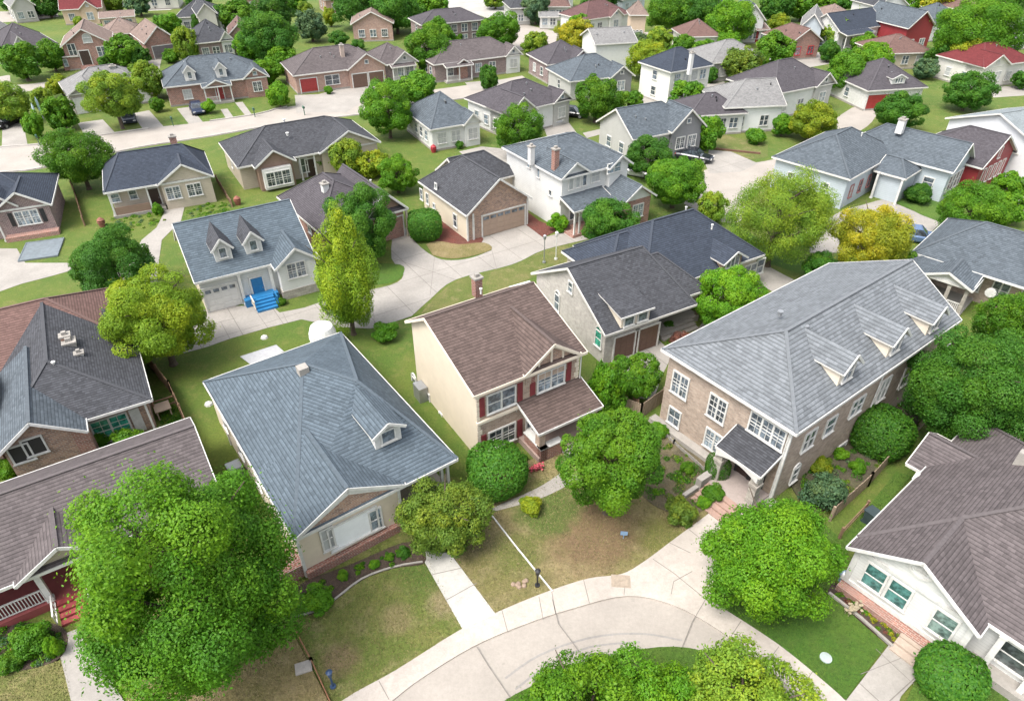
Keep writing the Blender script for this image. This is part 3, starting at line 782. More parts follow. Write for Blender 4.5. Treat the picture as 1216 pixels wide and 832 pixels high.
area('front_lawn', smooth([(845,710),(852,682),(880,640),(940,590)],3)+[(1000,640),(1064,560),(1082,565),(1010,650),(985,704),(1052,766),(1004,830)]+smooth([(965,797),(925,765),(880,735),(845,710)],3), .085, g_green, .085)
area('front_lawn', [(346,746),(392,836),(380,870),(200,870),(150,832),(190,700)], .085, g_straw, .085)
area('front_lawn', [(-40,800),(30,795),(78,782),(86,832),(95,870),(-60,870)], .085, g_olive, .085)
area('front_lawn', [(1090,800),(1130,760),(1216,832),(1260,900),(1060,870)], .085, g_green, .085)
area('verge_lawn', smooth([(550,900),(590,840),(625,817),(680,791),(740,774),(800,767),(850,777),(900,803),(950,880)],3), .085, g_green, .085)
area('footpath', [(497,654),(534,656),(589,729),(549,746)], .11, concrete((.50,.48,.44), key='path_concrete'), .1)
area('footpath', smooth([(578,606),(600,596),(640,578),(668,560)],3)+smooth([(690,566),(672,577),(640,592),(590,606)],3), .11, m_conc, .1)
area('footpath', [(66,756),(92,746),(150,836),(170,880),(96,880)], .11, m_conc, .1)
area('driveway', [(1058,762),(1103,788),(1070,826),(1050,880),(1005,880),(1004,832)], .11, m_drive, .1)
area('flower_bed', smooth([(349,733),(350,705),(362,690),(420,668),(478,644),(500,648),(504,668),(468,674),(430,688),(398,712),(372,728),(349,733)],4), .12, m_mulch, .1)
area('flower_bed', [(982,703),(990,690),(1085,752),(1062,770)], .12, m_mulch, .1)
area('flower_bed', smooth([(-30,748),(40,738),(74,744),(80,765),(62,786),(0,800),(-30,806)],3), .12, m_mulch, .1)
area('flower_bed', smooth([(740,520),(790,520),(850,560),(850,590),(822,612),(790,606),(765,590),(745,560)],4), .12, lawn((.16,.13,.07),(.10,.085,.05),(.20,.17,.12),.8,key='bed'), .1)
area('flower_bed', smooth([(930,560),(1000,500),(1090,470),(1080,520),(1010,590),(960,610)],3), .12, lawn((.10,.085,.05),(.07,.06,.04),(.14,.15,.06),.8,key='bed'), .1)
0 and area('flower_bed', smooth([(655,640),(690,606),(740,600),(762,622),(730,648),(690,655),(655,640)],4), .09, lawn((.20,.135,.075),(.25,.19,.10),(.17,.10,.06),.5,key='soil_and_shadow'))
0 and area('flower_bed', smooth([(610,600),(640,588),(690,600),(700,622),(660,626),(620,615)],4), .089, g_green)
# middle shared drive and house aprons
S2 = [(215,420),(245,412),(273,402),(318,389),(358,379),(400,388),(440,390),(465,383)]+smooth([(489,375),(511,355),(541,332),(608,314),(645,297),(698,284)],4)+[(712,270),(700,262),(683,272),(645,282),(626,266),(566,284),(584,297)]+smooth([(584,297),(560,306),(536,309),(516,305),(494,288),(486,270)],3)+smooth([(467,272),(465,307),(479,322),(472,335),(440,344),(400,352)],3)+[(362,365),(332,371),(322,362),(254,364),(228,372)]
area('driveway', S2, .02, m_drive)
area('flower_bed', smooth([(500,272),(520,262),(560,270),(574,284),(560,292),(520,290),(500,280)],3), .03, m_redmulch)
area('lawn_patch', smooth([(506,290),(520,286),(545,290),(575,288),(584,296),(560,304),(536,307),(514,303)],3), .035, g_straw)
area('lawn_patch', smooth([(440,312),(475,314),(480,322),(470,334),(445,338)],3), .03, g_green)
area('flower_bed', [(612,240),(640,262),(665,272),(645,282),(626,268)], .03, m_redmulch)
area('lawn_patch', smooth([(500,372),(516,354),(545,332),(608,315),(645,298),(700,285),(705,305),(640,325),(600,350),(540,372)],3), .012, g_olive)
area('footpath', [(-40,295),(20,295),(30,312),(80,312),(88,320),(60,328),(25,337),(0,346),(-40,356)], .02, m_conc)
area('footpath', [(80,312),(150,322),(168,285),(186,270),(197,248),(219,246),(215,262),(192,285),(186,330),(200,345),(120,345),(88,320)], .024, m_conc)
area('patio_pad', [(285,423),(328,409),(337,417),(300,434)], .05, concrete((.42,.42,.43), key='pad'), .05)
area('driveway', [(728,428),(782,403),(799,420),(786,446),(776,475),(742,470)], .02, m_drive)
area('footpath', [(812,412),(838,378),(856,384),(838,420)], .016, m_conc)
area('footpath', smooth([(872,298),(912,316),(955,338),(1000,352),(985,366),(932,354),(892,330)],2), .02, m_conc)
area('lawn_patch', smooth([(868,262),(912,290),(980,320),(1040,335),(1010,345),(950,325),(900,308),(868,290)],2), .012, g_green)
area('footpath', [(1000,250),(1050,236),(1117,264),(1102,280),(1060,286),(1010,300),(962,300),(956,275)], .02, m_conc)
area('lawn_patch', smooth([(1052,236),(1075,228),(1120,240),(1130,255),(1112,262),(1080,248)],2), .03, g_green)
area('driveway', [(1192,236),(1240,212),(1260,262),(1203,254)], .02, m_conc)
# street along the second row
up = smooth([(-160,190),(0,175),(50,171),(132,159),(195,150),(225,147),(304,136),(341,127),(431,117),(519,106),(569,99),(620,90)],3)
lo = smooth([(640,104),(600,110),(560,116),(521,121),(470,130),(419,137),(324,149),(250,162),(160,176),(47,200),(0,205),(-160,222)],3)
area('street', up+lo, .008, m_road)
km = MB(); strip('', up[:12], .18, 0, .13, None, mb=km); strip('', up[16:22], .18, 0, .13, None, mb=km); strip('', lo[3:-3], .18, 0, .13, None, mb=km)
gk = MB(); strip('', up[:12], .5, 0, .012, None, mb=gk); strip('', up[16:22], .5, 0, .012, None, mb=gk); strip('', lo[3:-3], .5, 0, .012, None, mb=gk); tag(gk.build('gutter_strip', concrete((.22,.20,.18), key='gutter')), kind='structure')
tag(km.build('kerb', concrete((.5,.46,.42), key='kerb')), kind='structure')
area('driveway', [(92,146),(122,142),(137,158),(102,163)], .016, m_conc); area('driveway', [(157,135),(177,131),(194,150),(170,154)], .016, m_conc)
area('driveway', [(210,129),(226,127),(241,145),(224,147)], .016, m_conc)
area('footpath', [(262,130),(270,129),(277,139),(268,140)], .016, m_conc); area('footpath', [(279,122),(288,121),(299,136),(291,137)], .016, m_conc)
area('driveway', [(350,113),(378,112),(398,107),(406,98),(454,95),(444,110),(431,120),(412,133),(352,134)], .016, m_conc)
area('driveway', [(3,144),(27,143),(33,173),(2,178)], .016, m_conc)
area('driveway', [(552,98),(604,94),(610,102),(560,108)], .016, m_conc)
area('driveway', [(545,180),(572,174),(612,178),(600,196),(560,192)], .016, m_drive)
area('driveway', [(640,133),(662,128),(688,162),(652,168),(645,150)], .016, m_conc)
area('footpath', [(692,158),(735,148),(738,153),(697,164)], .016, m_conc)
# far left street
area('street', smooth([(-200,110),(-60,98),(0,91),(12,90),(16,101),(58,97)],2)+smooth([(58,103),(22,111),(0,114),(-60,124),(-200,140)],2), .008, m_road)
area('driveway', [(176,71),(192,70),(187,92),(178,96)], .016, m_conc)
area('street', smooth([(-150,20),(0,14),(30,14),(66,13)],2)+[(70,20),(40,24),(0,27),(-150,34)], .008, m_road)
area('car_park', [(178,-12),(222,-14),(212,8),(202,12),(176,13)], .008, concrete((.46,.44,.42), key='pale_paving'))
area('car_park', [(528,-14),(606,-14),(612,20),(580,22),(556,14),(532,12)], .008, concrete((.40,.38,.35), key='pale_paving'))
area('driveway', [(539,50),(553,58),(541,63),(533,58)], .016, m_conc)
area('street', smooth([(600,28),(618,28),(640,33),(662,38),(690,46)],2)+[(680,54),(655,52),(636,58),(600,62)], .008, m_road)
area('street', [(735,40),(850,34),(870,30),(900,24),(905,30),(860,40),(800,44),(740,47)], .006, m_road)
area('driveway', [(838,100),(860,97),(864,103),(842,107)], .016, m_conc); area('footpath', [(834,114),(850,110),(880,118),(846,124)], .016, m_conc)
area('lawn_patch', [(835,103),(870,98),(892,104),(850,116),(836,112)], .012, g_olive)
area('driveway', [(770,112),(796,122),(800,128),(770,126),(756,118)], .016, m_conc)
# right court
area('street', smooth([(812,242),(826,222),(835,208),(842,200),(898,193),(925,187),(965,170),(985,160),(992,142),(1012,128)],3)+[(1046,120),(1052,124)]+smooth([(1040,138),(1030,150),(1000,168),(960,195),(920,215),(890,232),(880,262),(858,264)],3), .008, m_road)
area('driveway', [(838,196),(842,178),(868,180),(900,194),(880,204),(842,206)], .014, m_drive)
area('lawn_patch', [(836,168),(850,158),(912,172),(912,186),(884,192),(850,178)], .012, g_olive)
area('driveway', [(928,66),(975,62),(985,76),(940,84),(922,76)], .016, m_conc)
area('driveway', [(1045,48),(1060,44),(1075,50),(1060,58)], .016, m_conc)
area('street', [(1085,14),(1120,0),(1150,2),(1100,22)], .008, m_road)
area('driveway', [(1166,104),(1240,100),(1240,112),(1180,116)], .016, m_conc)
# joints and cracks
jm = MB()
for l in ([(656,711),(663,740),(684,768),(694,784)],[(566,767),(580,790),(606,828)],[(743,684),(741,706)],[(655,701),(660,729)],[(596,724),(603,750)],[(450,808),(462,830)],
          [(693,688),(700,716)],[(775,663),(800,680),(838,711)],[(795,644),(820,656)],[(838,711),(822,738),(810,768)],[(640,708),(645,735)],[(925,767),(912,785)],[(965,797),(950,818)],[(880,737),(866,758)],
          [(818,628),(845,650)],[(797,705),(800,690),(822,678)]):
    strip('', l, .035, .100, .106, None, mb=jm, z=.1)
for l in ([(530,712),(566,692)],[(513,682),(548,674)],): strip('', l, .035, .110, .116, None, mb=jm, z=.1)
for l in ([(1022,800),(1085,775)],[(1040,770),(1085,812)]): strip('', l, .03, .110, .116, None, mb=jm, z=.1)
for l in ([(262,382),(273,402)],[(254,384),(280,378)],[(305,371),(318,389)],[(336,372),(342,384)],[(440,345),(445,385)],[(467,307),(540,332)],[(584,297),(590,320)],[(516,305),(511,350)]):
    strip('', l, .04, .020, .026, None, mb=jm)
tag(jm.build('pavement_joint', m_joint), kind='structure')
tm = MB()
for l in (smooth([(600,805),(640,778),(700,757),(760,752),(810,760)],4), smooth([(612,818),(650,790),(700,768),(760,762)],4)):
    strip('', l, .10, .012, .017, None, mb=tm)
tag(tm.build('tyre_mark', concrete((.30,.28,.26), key='worn_road')), kind='structure')

# grass blades on the nearest lawns
def blades(obj, n_m2, z, mats, label, seed):
    f = max(obj.data.polygons, key=lambda p: p.area); poly = [(obj.data.vertices[i].co.x, obj.data.vertices[i].co.y) for i in f.vertices]
    xs = [p[0] for p in poly]; ys = [p[1] for p in poly]; r = np.random.default_rng(seed)
    n = int((max(xs)-min(xs))*(max(ys)-min(ys))*n_m2); x = r.uniform(min(xs), max(xs), n); y = r.uniform(min(ys), max(ys), n)
    k = inside(poly, x, y); k &= depth_np(x, y) < 62; x = x[k]; y = y[k]; n = len(x)
    a = r.uniform(0, 6.28, n); h = r.uniform(.03,.085,n); w = r.uniform(.012,.03,n); lx = r.normal(size=n)*.03; ly = r.normal(size=n)*.03
    v = np.empty((n,3,3), np.float32)
    v[:,0] = np.c_[x-np.cos(a)*w, y-np.sin(a)*w, np.full(n, z)]; v[:,1] = np.c_[x+np.cos(a)*w, y+np.sin(a)*w, np.full(n, z)]; v[:,2] = np.c_[x+lx, y+ly, z+h]
    me = bpy.data.meshes.new('grass'); me.vertices.add(n*3); me.vertices.foreach_set('co', v.ravel()); me.loops.add(n*3); me.loops.foreach_set('vertex_index', np.arange(n*3, dtype=np.int32))
    me.polygons.add(n); me.polygons.foreach_set('loop_start', np.arange(0, n*3, 3, dtype=np.int32)); me.polygons.foreach_set('loop_total', np.full(n, 3, np.int32))
    for m in mats: me.materials.append(m)
    me.polygons.foreach_set('material_index', (r.random(n)*len(mats)).astype(np.int32)); me.update(calc_edges=True)
    return tag(link('grass', me), label, 'grass', None, 'stuff')
def depth_np(x, y): return y*math.cos(CAM_P)+CAM_H*math.sin(CAM_P)
def gm(*c): return plain(c, .9, .3, 1.5, key='grass_blade')
lw = [o for o in COL.objects if o.name.startswith(('front_lawn','verge_lawn'))]
sets = [(gm(.11,.15,.025),gm(.19,.18,.05),gm(.26,.22,.09)),(gm(.14,.15,.04),gm(.25,.20,.085),gm(.32,.26,.13)),(gm(.05,.13,.01),gm(.09,.17,.015)),(gm(.16,.16,.05),gm(.28,.22,.11)),(gm(.11,.15,.025),gm(.24,.21,.08)),(gm(.05,.13,.01),gm(.09,.17,.015)),(gm(.05,.13,.01),gm(.09,.17,.015))]
nm = ['short olive grass with straw tips on the lawn of the bungalow','thin straw-coloured grass on the lawn under the round maple','vivid green grass on the lawn of the white front house','dry grass beside the brown log rail','olive grass on the lawn at the bottom left corner','green grass wedge at the bottom right corner','green grass on the island inside the road curve']
for o, st, l, i in zip(lw, sets, nm, range(9)): blades(o, 260, .083, st, l, i)
# ---------------------------------------------------------------- houses
S_blue = shingle((0.097,0.124,0.148), .2, .3); S_navy = shingle((.045,.055,.075), .18, .25); S_char = shingle((0.065,0.067,0.075), .3, .22)
S_grey = shingle((0.170,0.183,0.196), .22, .32); S_brown = shingle((0.115,0.083,0.073), .25, .3); S_mauve = shingle((0.115,0.098,0.098), .22, .28)
S_steel = shingle((0.098,0.116,0.133), .25, .26); S_purple = shingle((0.084,0.076,0.084), .2, .24); S_lgrey = shingle((0.225,0.221,0.216), .2, .26)
S_maroon = shingle((0.162,0.098,0.085), .2, .26); S_red = shingle((.15,.032,.034), .15, .25); S_tan = shingle((0.230,0.170,0.145), .2, .26); S_brick = shingle((.13,.072,.07), .2, .3)
B_tan = bricks((0.450,0.338,0.250),(0.312,0.213,0.156)); B_red = bricks((0.363,0.165,0.121),(0.242,0.110,0.083)); B_pink = bricks((.42,.25,.19),(.32,.18,.14)); B_brown = bricks((0.435,0.341,0.268),(0.304,0.225,0.174),(.36,.32,.28))
B_mix = bricks((0.414,0.253,0.172),(0.230,0.138,0.103)); B_white = bricks((.50,.47,.43),(.42,.39,.36),(.40,.37,.34)); B_purple = bricks((0.240,0.156,0.156),(0.156,0.102,0.108))
St_beige = plain((.58,.50,.39), .85, .12, 1.5, key='stucco'); St_cream = plain((.56,.49,.38), .85, .1, 1.2, key='stucco'); Sd_white = siding((.60,.60,.58)); Sd_lblue = siding((.42,.47,.50))
Sd_grey = siding((.40,.39,.37)); Sd_tan = siding((.44,.38,.30)); Sd_dgrey = siding((.20,.20,.21)); Sd_pale = siding((.58,.56,.51)); Sd_red = siding((.24,.025,.03)); Sd_brown = siding((.24,.16,.12))
m_shut = plain((.20,.035,.04), .6); m_blue = plain((.02,.16,.36), .5, .2); m_gbrown = plain((.13,.075,.055), .6, .2); m_gtan = plain((.34,.25,.19), .6, .15); m_gred = plain((.30,.03,.03), .5, .2); m_gwhite = plain((.60,.59,.57), .5, .12)
m_door = plain((.045,.025,.02), .5); m_stone = bricks((.42,.39,.34),(.30,.27,.24),(.25,.23,.2), .45, .22)
gl_teal = glass((.03,.075,.07)); gl_green = glass((.02,.12,.085)); gl_pale = plain((.80,.82,.82), .25, .15, 1)

# the blue-grey hip roof bungalow in front
h = House('house', 'beige bungalow with large blue-grey hipped roof and one small dormer, by the curved road', (350,640), (543,544), 15.6, 3.3)
h.block(0, h.W, 0, 15.6, 3.3, 2.9, 'x', 'hh', wall=St_beige, roof=S_blue, inset=(.1,.45,3.2,.4), pts=((4.9,9.7,6.2),(6.8,6.2,6.2)), fascia=m_white, walls=[St_beige,St_beige,St_beige,St_cream])
h.block(-.03, 6.25, -.03, 5.2, 3.34, 1.7, 'y', 'gg', wall=St_beige, roof=S_blue, inset=(.13,.4,.16,.1), fascia=m_white, gable=B_mix, trimg=True)
h.corner_boards(1, .16, None, ('fl','fr'), 3.1)
fm = MB(); fm.bar((.3,.05,3.3),(3.1,.05,4.62),.08,.2); fm.bar((5.9,.05,3.3),(3.1,.05,4.62),.08,.2); fm.box(0,6.2,-.02,.12,3.1,3.25); h.part('gable_trim', fm, m_white)
fm = MB(); fm.box(.1,6.0,-.2,.17,0,.62); h.part('brick_plinth', fm, m_brickred)
fm = MB(); fm.box(-1.1,.08,.2,1.5,0,1.0); fm.box(-1.2,.09,.1,1.6,1.0,1.1); h.part('brick_pier', fm, m_brickred)
h.win('f', 420,627, 2.7,1.65, 'nosash', 1, gm=gl_pale, label='wide picture window with pale blinds'); h.win('f', 389,639, .55,1.5, '', 1); h.win('f', 446,616, .6,1.5, '', 1)
h.dormer('f', 462,527, 1.6, 1.2, .5, .468, roof=S_blue, wall=m_white, win=(.75,.75,''), over=.28, back=.05)
for q in ((9.1,.35),(8.7,.35)): h.post(q[0], q[1], 0, 3.25, .16)
fm = MB(); fm.box(6.1,9.4,.2,3.3,0,.3); h.part('porch_floor', fm, m_conc)
h.panel_door('f', 0, 0, 1.0, 2.1, m_white, 'door', 0, cx=7.3, rows=3, cols=2); h.window('f', 8.5, 3.2, 1.6, .8, 1.2)
h.auto('l', 3, .8, .7, 2.0, 'nosash', 0); h.auto('r', 3, .8, 1.0, 1.8, '', 0)
fm = MB(); p = h.lp(359,437,6.3); fm.box(p.x-.3,p.x+.3,p.y-.3,p.y+.3,5.9,6.42); fm.build('roof_vent', m_conc, h.roofs[0])
fm = MB(); fm.box(-.95,-.1,9.2,10.1,0,.85); fm.box(-.9,-.15,9.25,10.05,.85,.9); h.part('condenser', fm, m_metal)
for y in (3.0,12.5): h.gutter(.04, y, 3.1)

# two-storey with brown roof
h = House('house', 'two-storey cream and brick house with brown roof and dark red shutters', (563,470), (697,417), 9.3, 5.6)
h.block(0, h.W, 0, 9.3, 5.6, 2.0, 'x', 'gg', .66, wall=B_tan, roof=S_brown, inset=(.3,.3,.35,.3), walls=[B_tan,St_cream,St_cream,St_cream], fascia=m_cream)
h.block(3.5, 7.75, -.03, 4.9, 5.64, 1.55, 'y', 'gg', wall=B_tan, roof=S_brown, inset=(.3,.3,.33,.1), gable=B_mix, fascia=m_cream, z0=4.5)
fm = MB(); fm.bar((3.7,.18,5.6),(5.62,.18,6.95),.12,.22); fm.bar((7.55,.18,5.6),(5.62,.18,6.95),.12,.22); fm.box(3.55,7.7,.12,.36,5.3,5.62)
for x in (4.7,5.62,6.5): fm.bar((x,.24,5.6),(x,.24,6.95-abs(x-5.62)*.72),.12,.09)
h.part('gable_trim', fm, m_cream)
fm = MB(); fm.box(.25,h.W-.25,.2,.4,2.95,3.15); fm.box(.2,h.W-.2,.22,.4,5.3,5.42); h.part('band', fm, m_cream)
q = MB()
for k in range(14):
    for x in (.3, h.W-.3):
        w = .34 if k % 2 else .22; q.box(x-(0 if x < 1 else w), x+(w if x < 1 else 0), .31, .37, .1+k*.39, .42+k*.39)
h.part('quoins', q, m_cream)
h.win('f', 595,474, 1.9,1.35, 'd'); h.shutters('f', 595,474, 2.1,1.45, m_shut)
h.win('f', 654,449, 1.95,1.4, 'd-grid'); h.shutters('f', 654,449, 2.15,1.5, m_shut)
h.win('f', 596,517, 1.85,1.35, 'd-grid'); h.shutters('f', 596,517, 2.05,1.45, m_shut)
h.win('l', 493,457, .6,1.3, 'arch'); h.win('l', 508,471, .7,.8, ''); h.win('l', 524,493,.3,.3,'nosash')
h.auto('r', 2, .9, 1.3, 4.2)
# porch: shed roof
h.block(3.2, 8.1, -2.1, .45, 2.65, .75, 'x', 'gg', .97, wall=B_tan, roof=S_brown, nowall=True, fascia=m_white)
fm = MB(); fm.box(3.3,8.0,-2.0,.34,0,.45); h.part('porch_floor', fm, plain((.30,.22,.19), .8, .2))
for x in (3.65,7.7):
    m = MB(); m.box(x-.22,x+.22,-1.85,-1.4,.45,2.5); m.box(x-.3,x+.3,-1.92,-1.33,2.3,2.45); h.part('porch_pillar', m, B_tan)
m = MB(); m.box(3.42,3.9,-2.08,-.2,.0,1.15); m.box(3.42,5.0,-2.08,-1.7,0,1.15); h.part('porch_wall', m, m_brickred)
m = MB(); m.box(3.36,3.96,-2.14,-.14,1.15,1.23); m.box(3.36,5.05,-2.14,-1.64,1.15,1.23); h.part('coping', m, m_white)
m = MB(); 
for i in range(3): m.box(5.1,7.4,-2.35-.33*i,-2.02-.33*i,0,.45-.14*i)
h.part('steps', m, m_conc)
h.panel_door('f', 0, 0, 1.05, 2.15, m_door, 'door', 0, cx=6.0, rows=3, cols=2); h.window('f', 4.4, h.blocks[0]['y0'], 1.5, .9, 1.2)
h.chimney(566,328, 7.9, .55, .55, 1.5); h.vent(571,343,7.4)
m = MB(); m.box(-.4,.25,7.2,8.2,0,1.2); h.part('electric_box', m, m_metal)
h.gutter(8.0,.28,5.3)

# long grey two-storey with three dormers
h = House('house', 'long two-storey brick house with grey roof, three dormers in a row and arched entrance', (785,425), (946,515), 18.4, 5.95, ang=-53, anchor='R', W=9.7)
W = h.W
h.block(0, W, 0, 18.4, 5.95, 2.65, 'y', 'hg', .56, wall=B_brown, roof=S_grey, hipl=4.1, inset=(.4,.4,.4,.4), fascia=m_white)
for px, py in ((1003,452),(1060,419),(1106,393)): h.dormer('r', px, py, 1.6, 1.2, .75, 2.65/(W*.44), roof=S_grey, wall=m_cream, win=(.85,1.1,'grid'), over=.25)
h.win('f', 808,457, 1.15,1.55, 'd-grid'); h.win('f', 801,495, .85,1.2, 'grid'); h.win('f', 852,485, 1.15,1.6, 'd-grid'); h.win('f', 848,524, 1.25,1.35, 'd-grid'); h.win('f', 911,511, 2.2,1.35, 't-grid')
h.win('r', 960,522, 1.0,1.3, 'd'); h.win('r', 985,505, .9,1.2, ''); h.win('r', 1017,482, 1.2,1.2, 'd'); h.win('r', 943,563, .55,1.1, 'arch'); h.win('r', 997,535, .8,1.2, '')
h.win('r', 1048,462, 1.0,1.7, 'd'); h.win('r', 1075,446, .9,1.6, ''); h.win('r', 1098,432, .9,1.4, 'd'); h.win('r', 1120,420, .8,1.3, '')
for y in (9.8,17.6): h.gutter(W-.33, y, 5.7)
h.gutter(W-.5,.33,5.7); h.corner_boards(0,.12,None,('fr',),5.7)
fm = MB(); fm.box(-.0,W,-.2,.42,.0,.35); h.part('foundation', fm, m_conc)
# entrance porch with arched eave
x0, x1 = 6.05, 9.15
h.block(x0, x1, -1.35, .45, 3.05, .75, 'x', 'gg', .96, wall=B_brown, roof=S_char, nowall=True, fascia=m_fascia)
ar = MB(); n = 12
for i in range(n):
    a = i/n; b = (i+1)/n; f = lambda t: (x0+.1+(x1-x0-.2)*t, 2.45+.42*math.sin(math.pi*t))
    p, q = f(a), f(b); ar.hexa([(p[0],-1.42,p[1]),(q[0],-1.42,q[1]),(q[0],-1.26,q[1]),(p[0],-1.26,p[1])],[(p[0],-1.42,3.02),(q[0],-1.42,3.02),(q[0],-1.26,3.02),(p[0],-1.26,3.02)])
h.part('arch', ar, m_white)
for x in (x0+.3,x1-.3):
    m = MB(); m.box(x-.24,x+.24,-1.3,-.8,.5,2.6); m.box(x-.3,x+.3,-1.36,-.74,1.95,2.15); h.part('porch_pillar', m, m_stone)
m = MB(); m.box(x0,x1,-1.75,.35,0,.5); h.part('porch_floor', m, concrete((.36,.30,.27), key='paver'))
for i, c in enumerate((7.15,8.05)): h.panel_door('f', 0, 0, .86, 2.1, m_door, 'door', 0, val=.39, cx=c, rows=2, cols=1, frame=m_dark).location.z = .5
m = MB()
for i in range(4): m.box(x0+.3,x1-.4,-2.15-.38*i,-1.76-.38*i,0,.5-.11*i)
h.part('steps', m, concrete((.38,.25,.20), key='step_paver'))
m = MB(); m.box(x0-.15,x0+.25,-2.4,-1.0,0,.95); m.box(x0-.1,x0+.15,-3.6,-2.4,0,.4); h.part('stair_wall', m, m_conc)
for px, py in ((957,387),(927,370)): h.vent(px, py, 8.4, .12, .3, m_metal)

# grey-white brick house with garages + big navy house behind it
h = House('house', 'whitewashed brick house with charcoal roof, wide dormer and two brown garage doors', (719,398), (786,375), 10.4, 3.0)
W = 8.6
h.block(0, W, 0, 10.4, 3.0, 3.0, 'x', 'gh', .5, wall=B_white, roof=S_char, hipl=1.6, inset=(.3,3.3,.35,.35))
h.block(5.2, 10.9, 1.2, 8.5, 3.04, 2.2, 'x', 'gh', .5, wall=B_brown, roof=S_char, hipl=2.5, inset=(.3,.35,2.4,.35))
for px, py in ((743,407),(768,396)): h.panel_door('f', px, py, 2.15, 2.1, m_gbrown, 'garage_door')
h.win('l', 662,359, .6,1.35,'arch'); h.win('l', 678,341,.5,.8,''); h.win('l', 711,402,.7,1.3,'arch', gm=gl_green)
h.dormer('f', 754,384, 2.6,1.0, .22, .58, roof=S_char, wall=m_cream, win=(.8,.85,'nosash'), kind='shed')
h.post(5.6,1.5,0,2.9,.22,plain((.12,.08,.06),.8)); h.post(10.5,1.6,0,2.9,.22,plain((.12,.08,.06),.8)); h.steps(6.2,9.8,1.4,3,m_conc,'f'); m = MB(); m.box(5.4,10.6,1.4,3.8,0,.55); h.part('porch_floor', m, m_conc)
h.panel_door('f',0,0,1,2.1,m_door,'door',1,cx=7.6,rows=3,cols=2); h.window('f',9.2,h.blocks[1]['y0'],1.7,1.2,1.4,'d')
m = MB(); m.box(-1.9,-.1,9.2,10.6,0,2.0); m.box(-2.0,0,9.1,10.7,2.0,2.12); h.part('shed', m, m_gwhite)
h = House('house', 'big house with smooth navy hipped roof and one long dormer, behind the charcoal garage roof', (768,349), (908,302), 9.6, 3.3, W=13.2, anchor='R')
h.block(0, h.W, 0, 9.6, 3.3, 3.3, 'x', 'hh', .5, wall=Sd_tan, roof=S_navy, hipl=4.4)
h.block(-1.5, 6, 2.6, 9.2, 3.34, 2.2, 'x', 'hh', .5, wall=Sd_tan, roof=S_navy)
h.dormer('f', 868,318, 2.1,1.0,.65,.68, roof=S_navy, wall=B_mix, win=(1.3,.8,'t'), over=.4)
h.win('f', 890,322, 1.4,1.3,'d'); h.win('f', 902,316, .8,1.3,''); h.panel_door('f',0,0,1,2.1,m_door,'door',0,cx=8.6); h.auto('r',3,.9,1.3,1.7)
h.vent(815,246,6.4); h.vent(846,267,6.2)

# white front house, bottom right
h = House('house', 'white house with mauve-brown roof, oval gable vent and teal windows, bottom right', (1007,648), (1164,749), 15, 3.2, ang=-50.5)
W = 13.0
h.block(0, W, .9, 15, 3.2, 4.03, 'y', 'hh', .5, wall=Sd_white, roof=S_mauve, inset=(.4,.4,.5,.4), hipl=6.5, fascia=m_white)
h.block(0, 6.2, -.03, 4.3, 3.18, 1.92, 'y', 'gg', .5, wall=Sd_white, roof=S_mauve, inset=(.5,.4,.45,.1), fascia=m_white)
fm = MB(); fm.box(.2,6.1,.30,.5,3.0,3.2); fm.box(.2,6.1,.33,.46,.55,.8)
for x in (.45,5.85): fm.box(x-.13,x+.13,.33,.46,.6,3.05)
h.part('trim', fm, m_white)
b1 = h.blocks[1]['y0']
for c, gm in ((1.55,gl_teal),(2.75,gl_teal),(4.85,glass((.06,.09,.08)))): h.window('f', c, b1-.01, 1.95, .92, 1.45, '', gm=gm)
v = MB()
for i in range(20):
    a, b = 2*math.pi*i/20, 2*math.pi*(i+1)/20
    f = lambda t, r: (3.1+math.cos(t)*r*1.6, b1, 4.1+math.sin(t)*r*1.25)
    v.hexa([f(a,.26),f(b,.26),f(b,.36),f(a,.36)],[(x,y-.08,z) for x,y,z in (f(a,.26),f(b,.26),f(b,.36),f(a,.36))])
for i in range(5): z = 4.0+i*.075; v.box(2.83,3.37,b1-.05,b1,z,z+.03)
h.part('oval_vent', v, m_white)
fm = MB(); fm.box(.3,6.2,-.15,.43,0,.5); h.part('brick_plinth', fm, B_red)
for i in range(3): h.window('f', 7.6+i*1.75, h.blocks[0]['y0']-.01, 1.75, 1.35, 1.4, '', gm=glass((.03,.035,.035)))
for x in (6.9,8.45,10.2,12.0): h.post(x, 1.0, 0, 3.05, .26)
m = MB(); m.box(6.3,12.6,.6,1.39,0,.55); h.part('porch_floor', m, m_conc)
m = MB()
for i in range(2): m.box(3.7,6.1,-.8-.42*i,-.38-.42*i,0,.34-.15*i)
m.box(3.7,6.1,-.38,-.155,0,.44)
h.part('steps', m, concrete((.40,.32,.26), key='step_paver'))
m = MB(); m.box(10.4,11.1,-.1,.6,0,1.1); m.box(10.5,11.0,-.0,.5,1.1,1.35); h.part('brick_pier', m, m_brickred)
m = MB(); m.tube([(-.05,7.2,3.0),(-.05,7.6,3.3)],.12,8); m.bar((.1,7.2,0),(.1,7.2,2.9),.12,.12); h.part('downspout', m, m_white)
h.block(-.9, 4, 8.2, 12, 3.0, 1.2, 'x', 'gg', .5, wall=Sd_white, roof=S_mauve, inset=(.8,.4,.4,.4))
p = h.lp(1190,532,6.3)
m = MB(); m.box(3.2,3.7,9.6,10.0,4.4,6.1); m.build('chimney', m_conc, h.roofs[0])

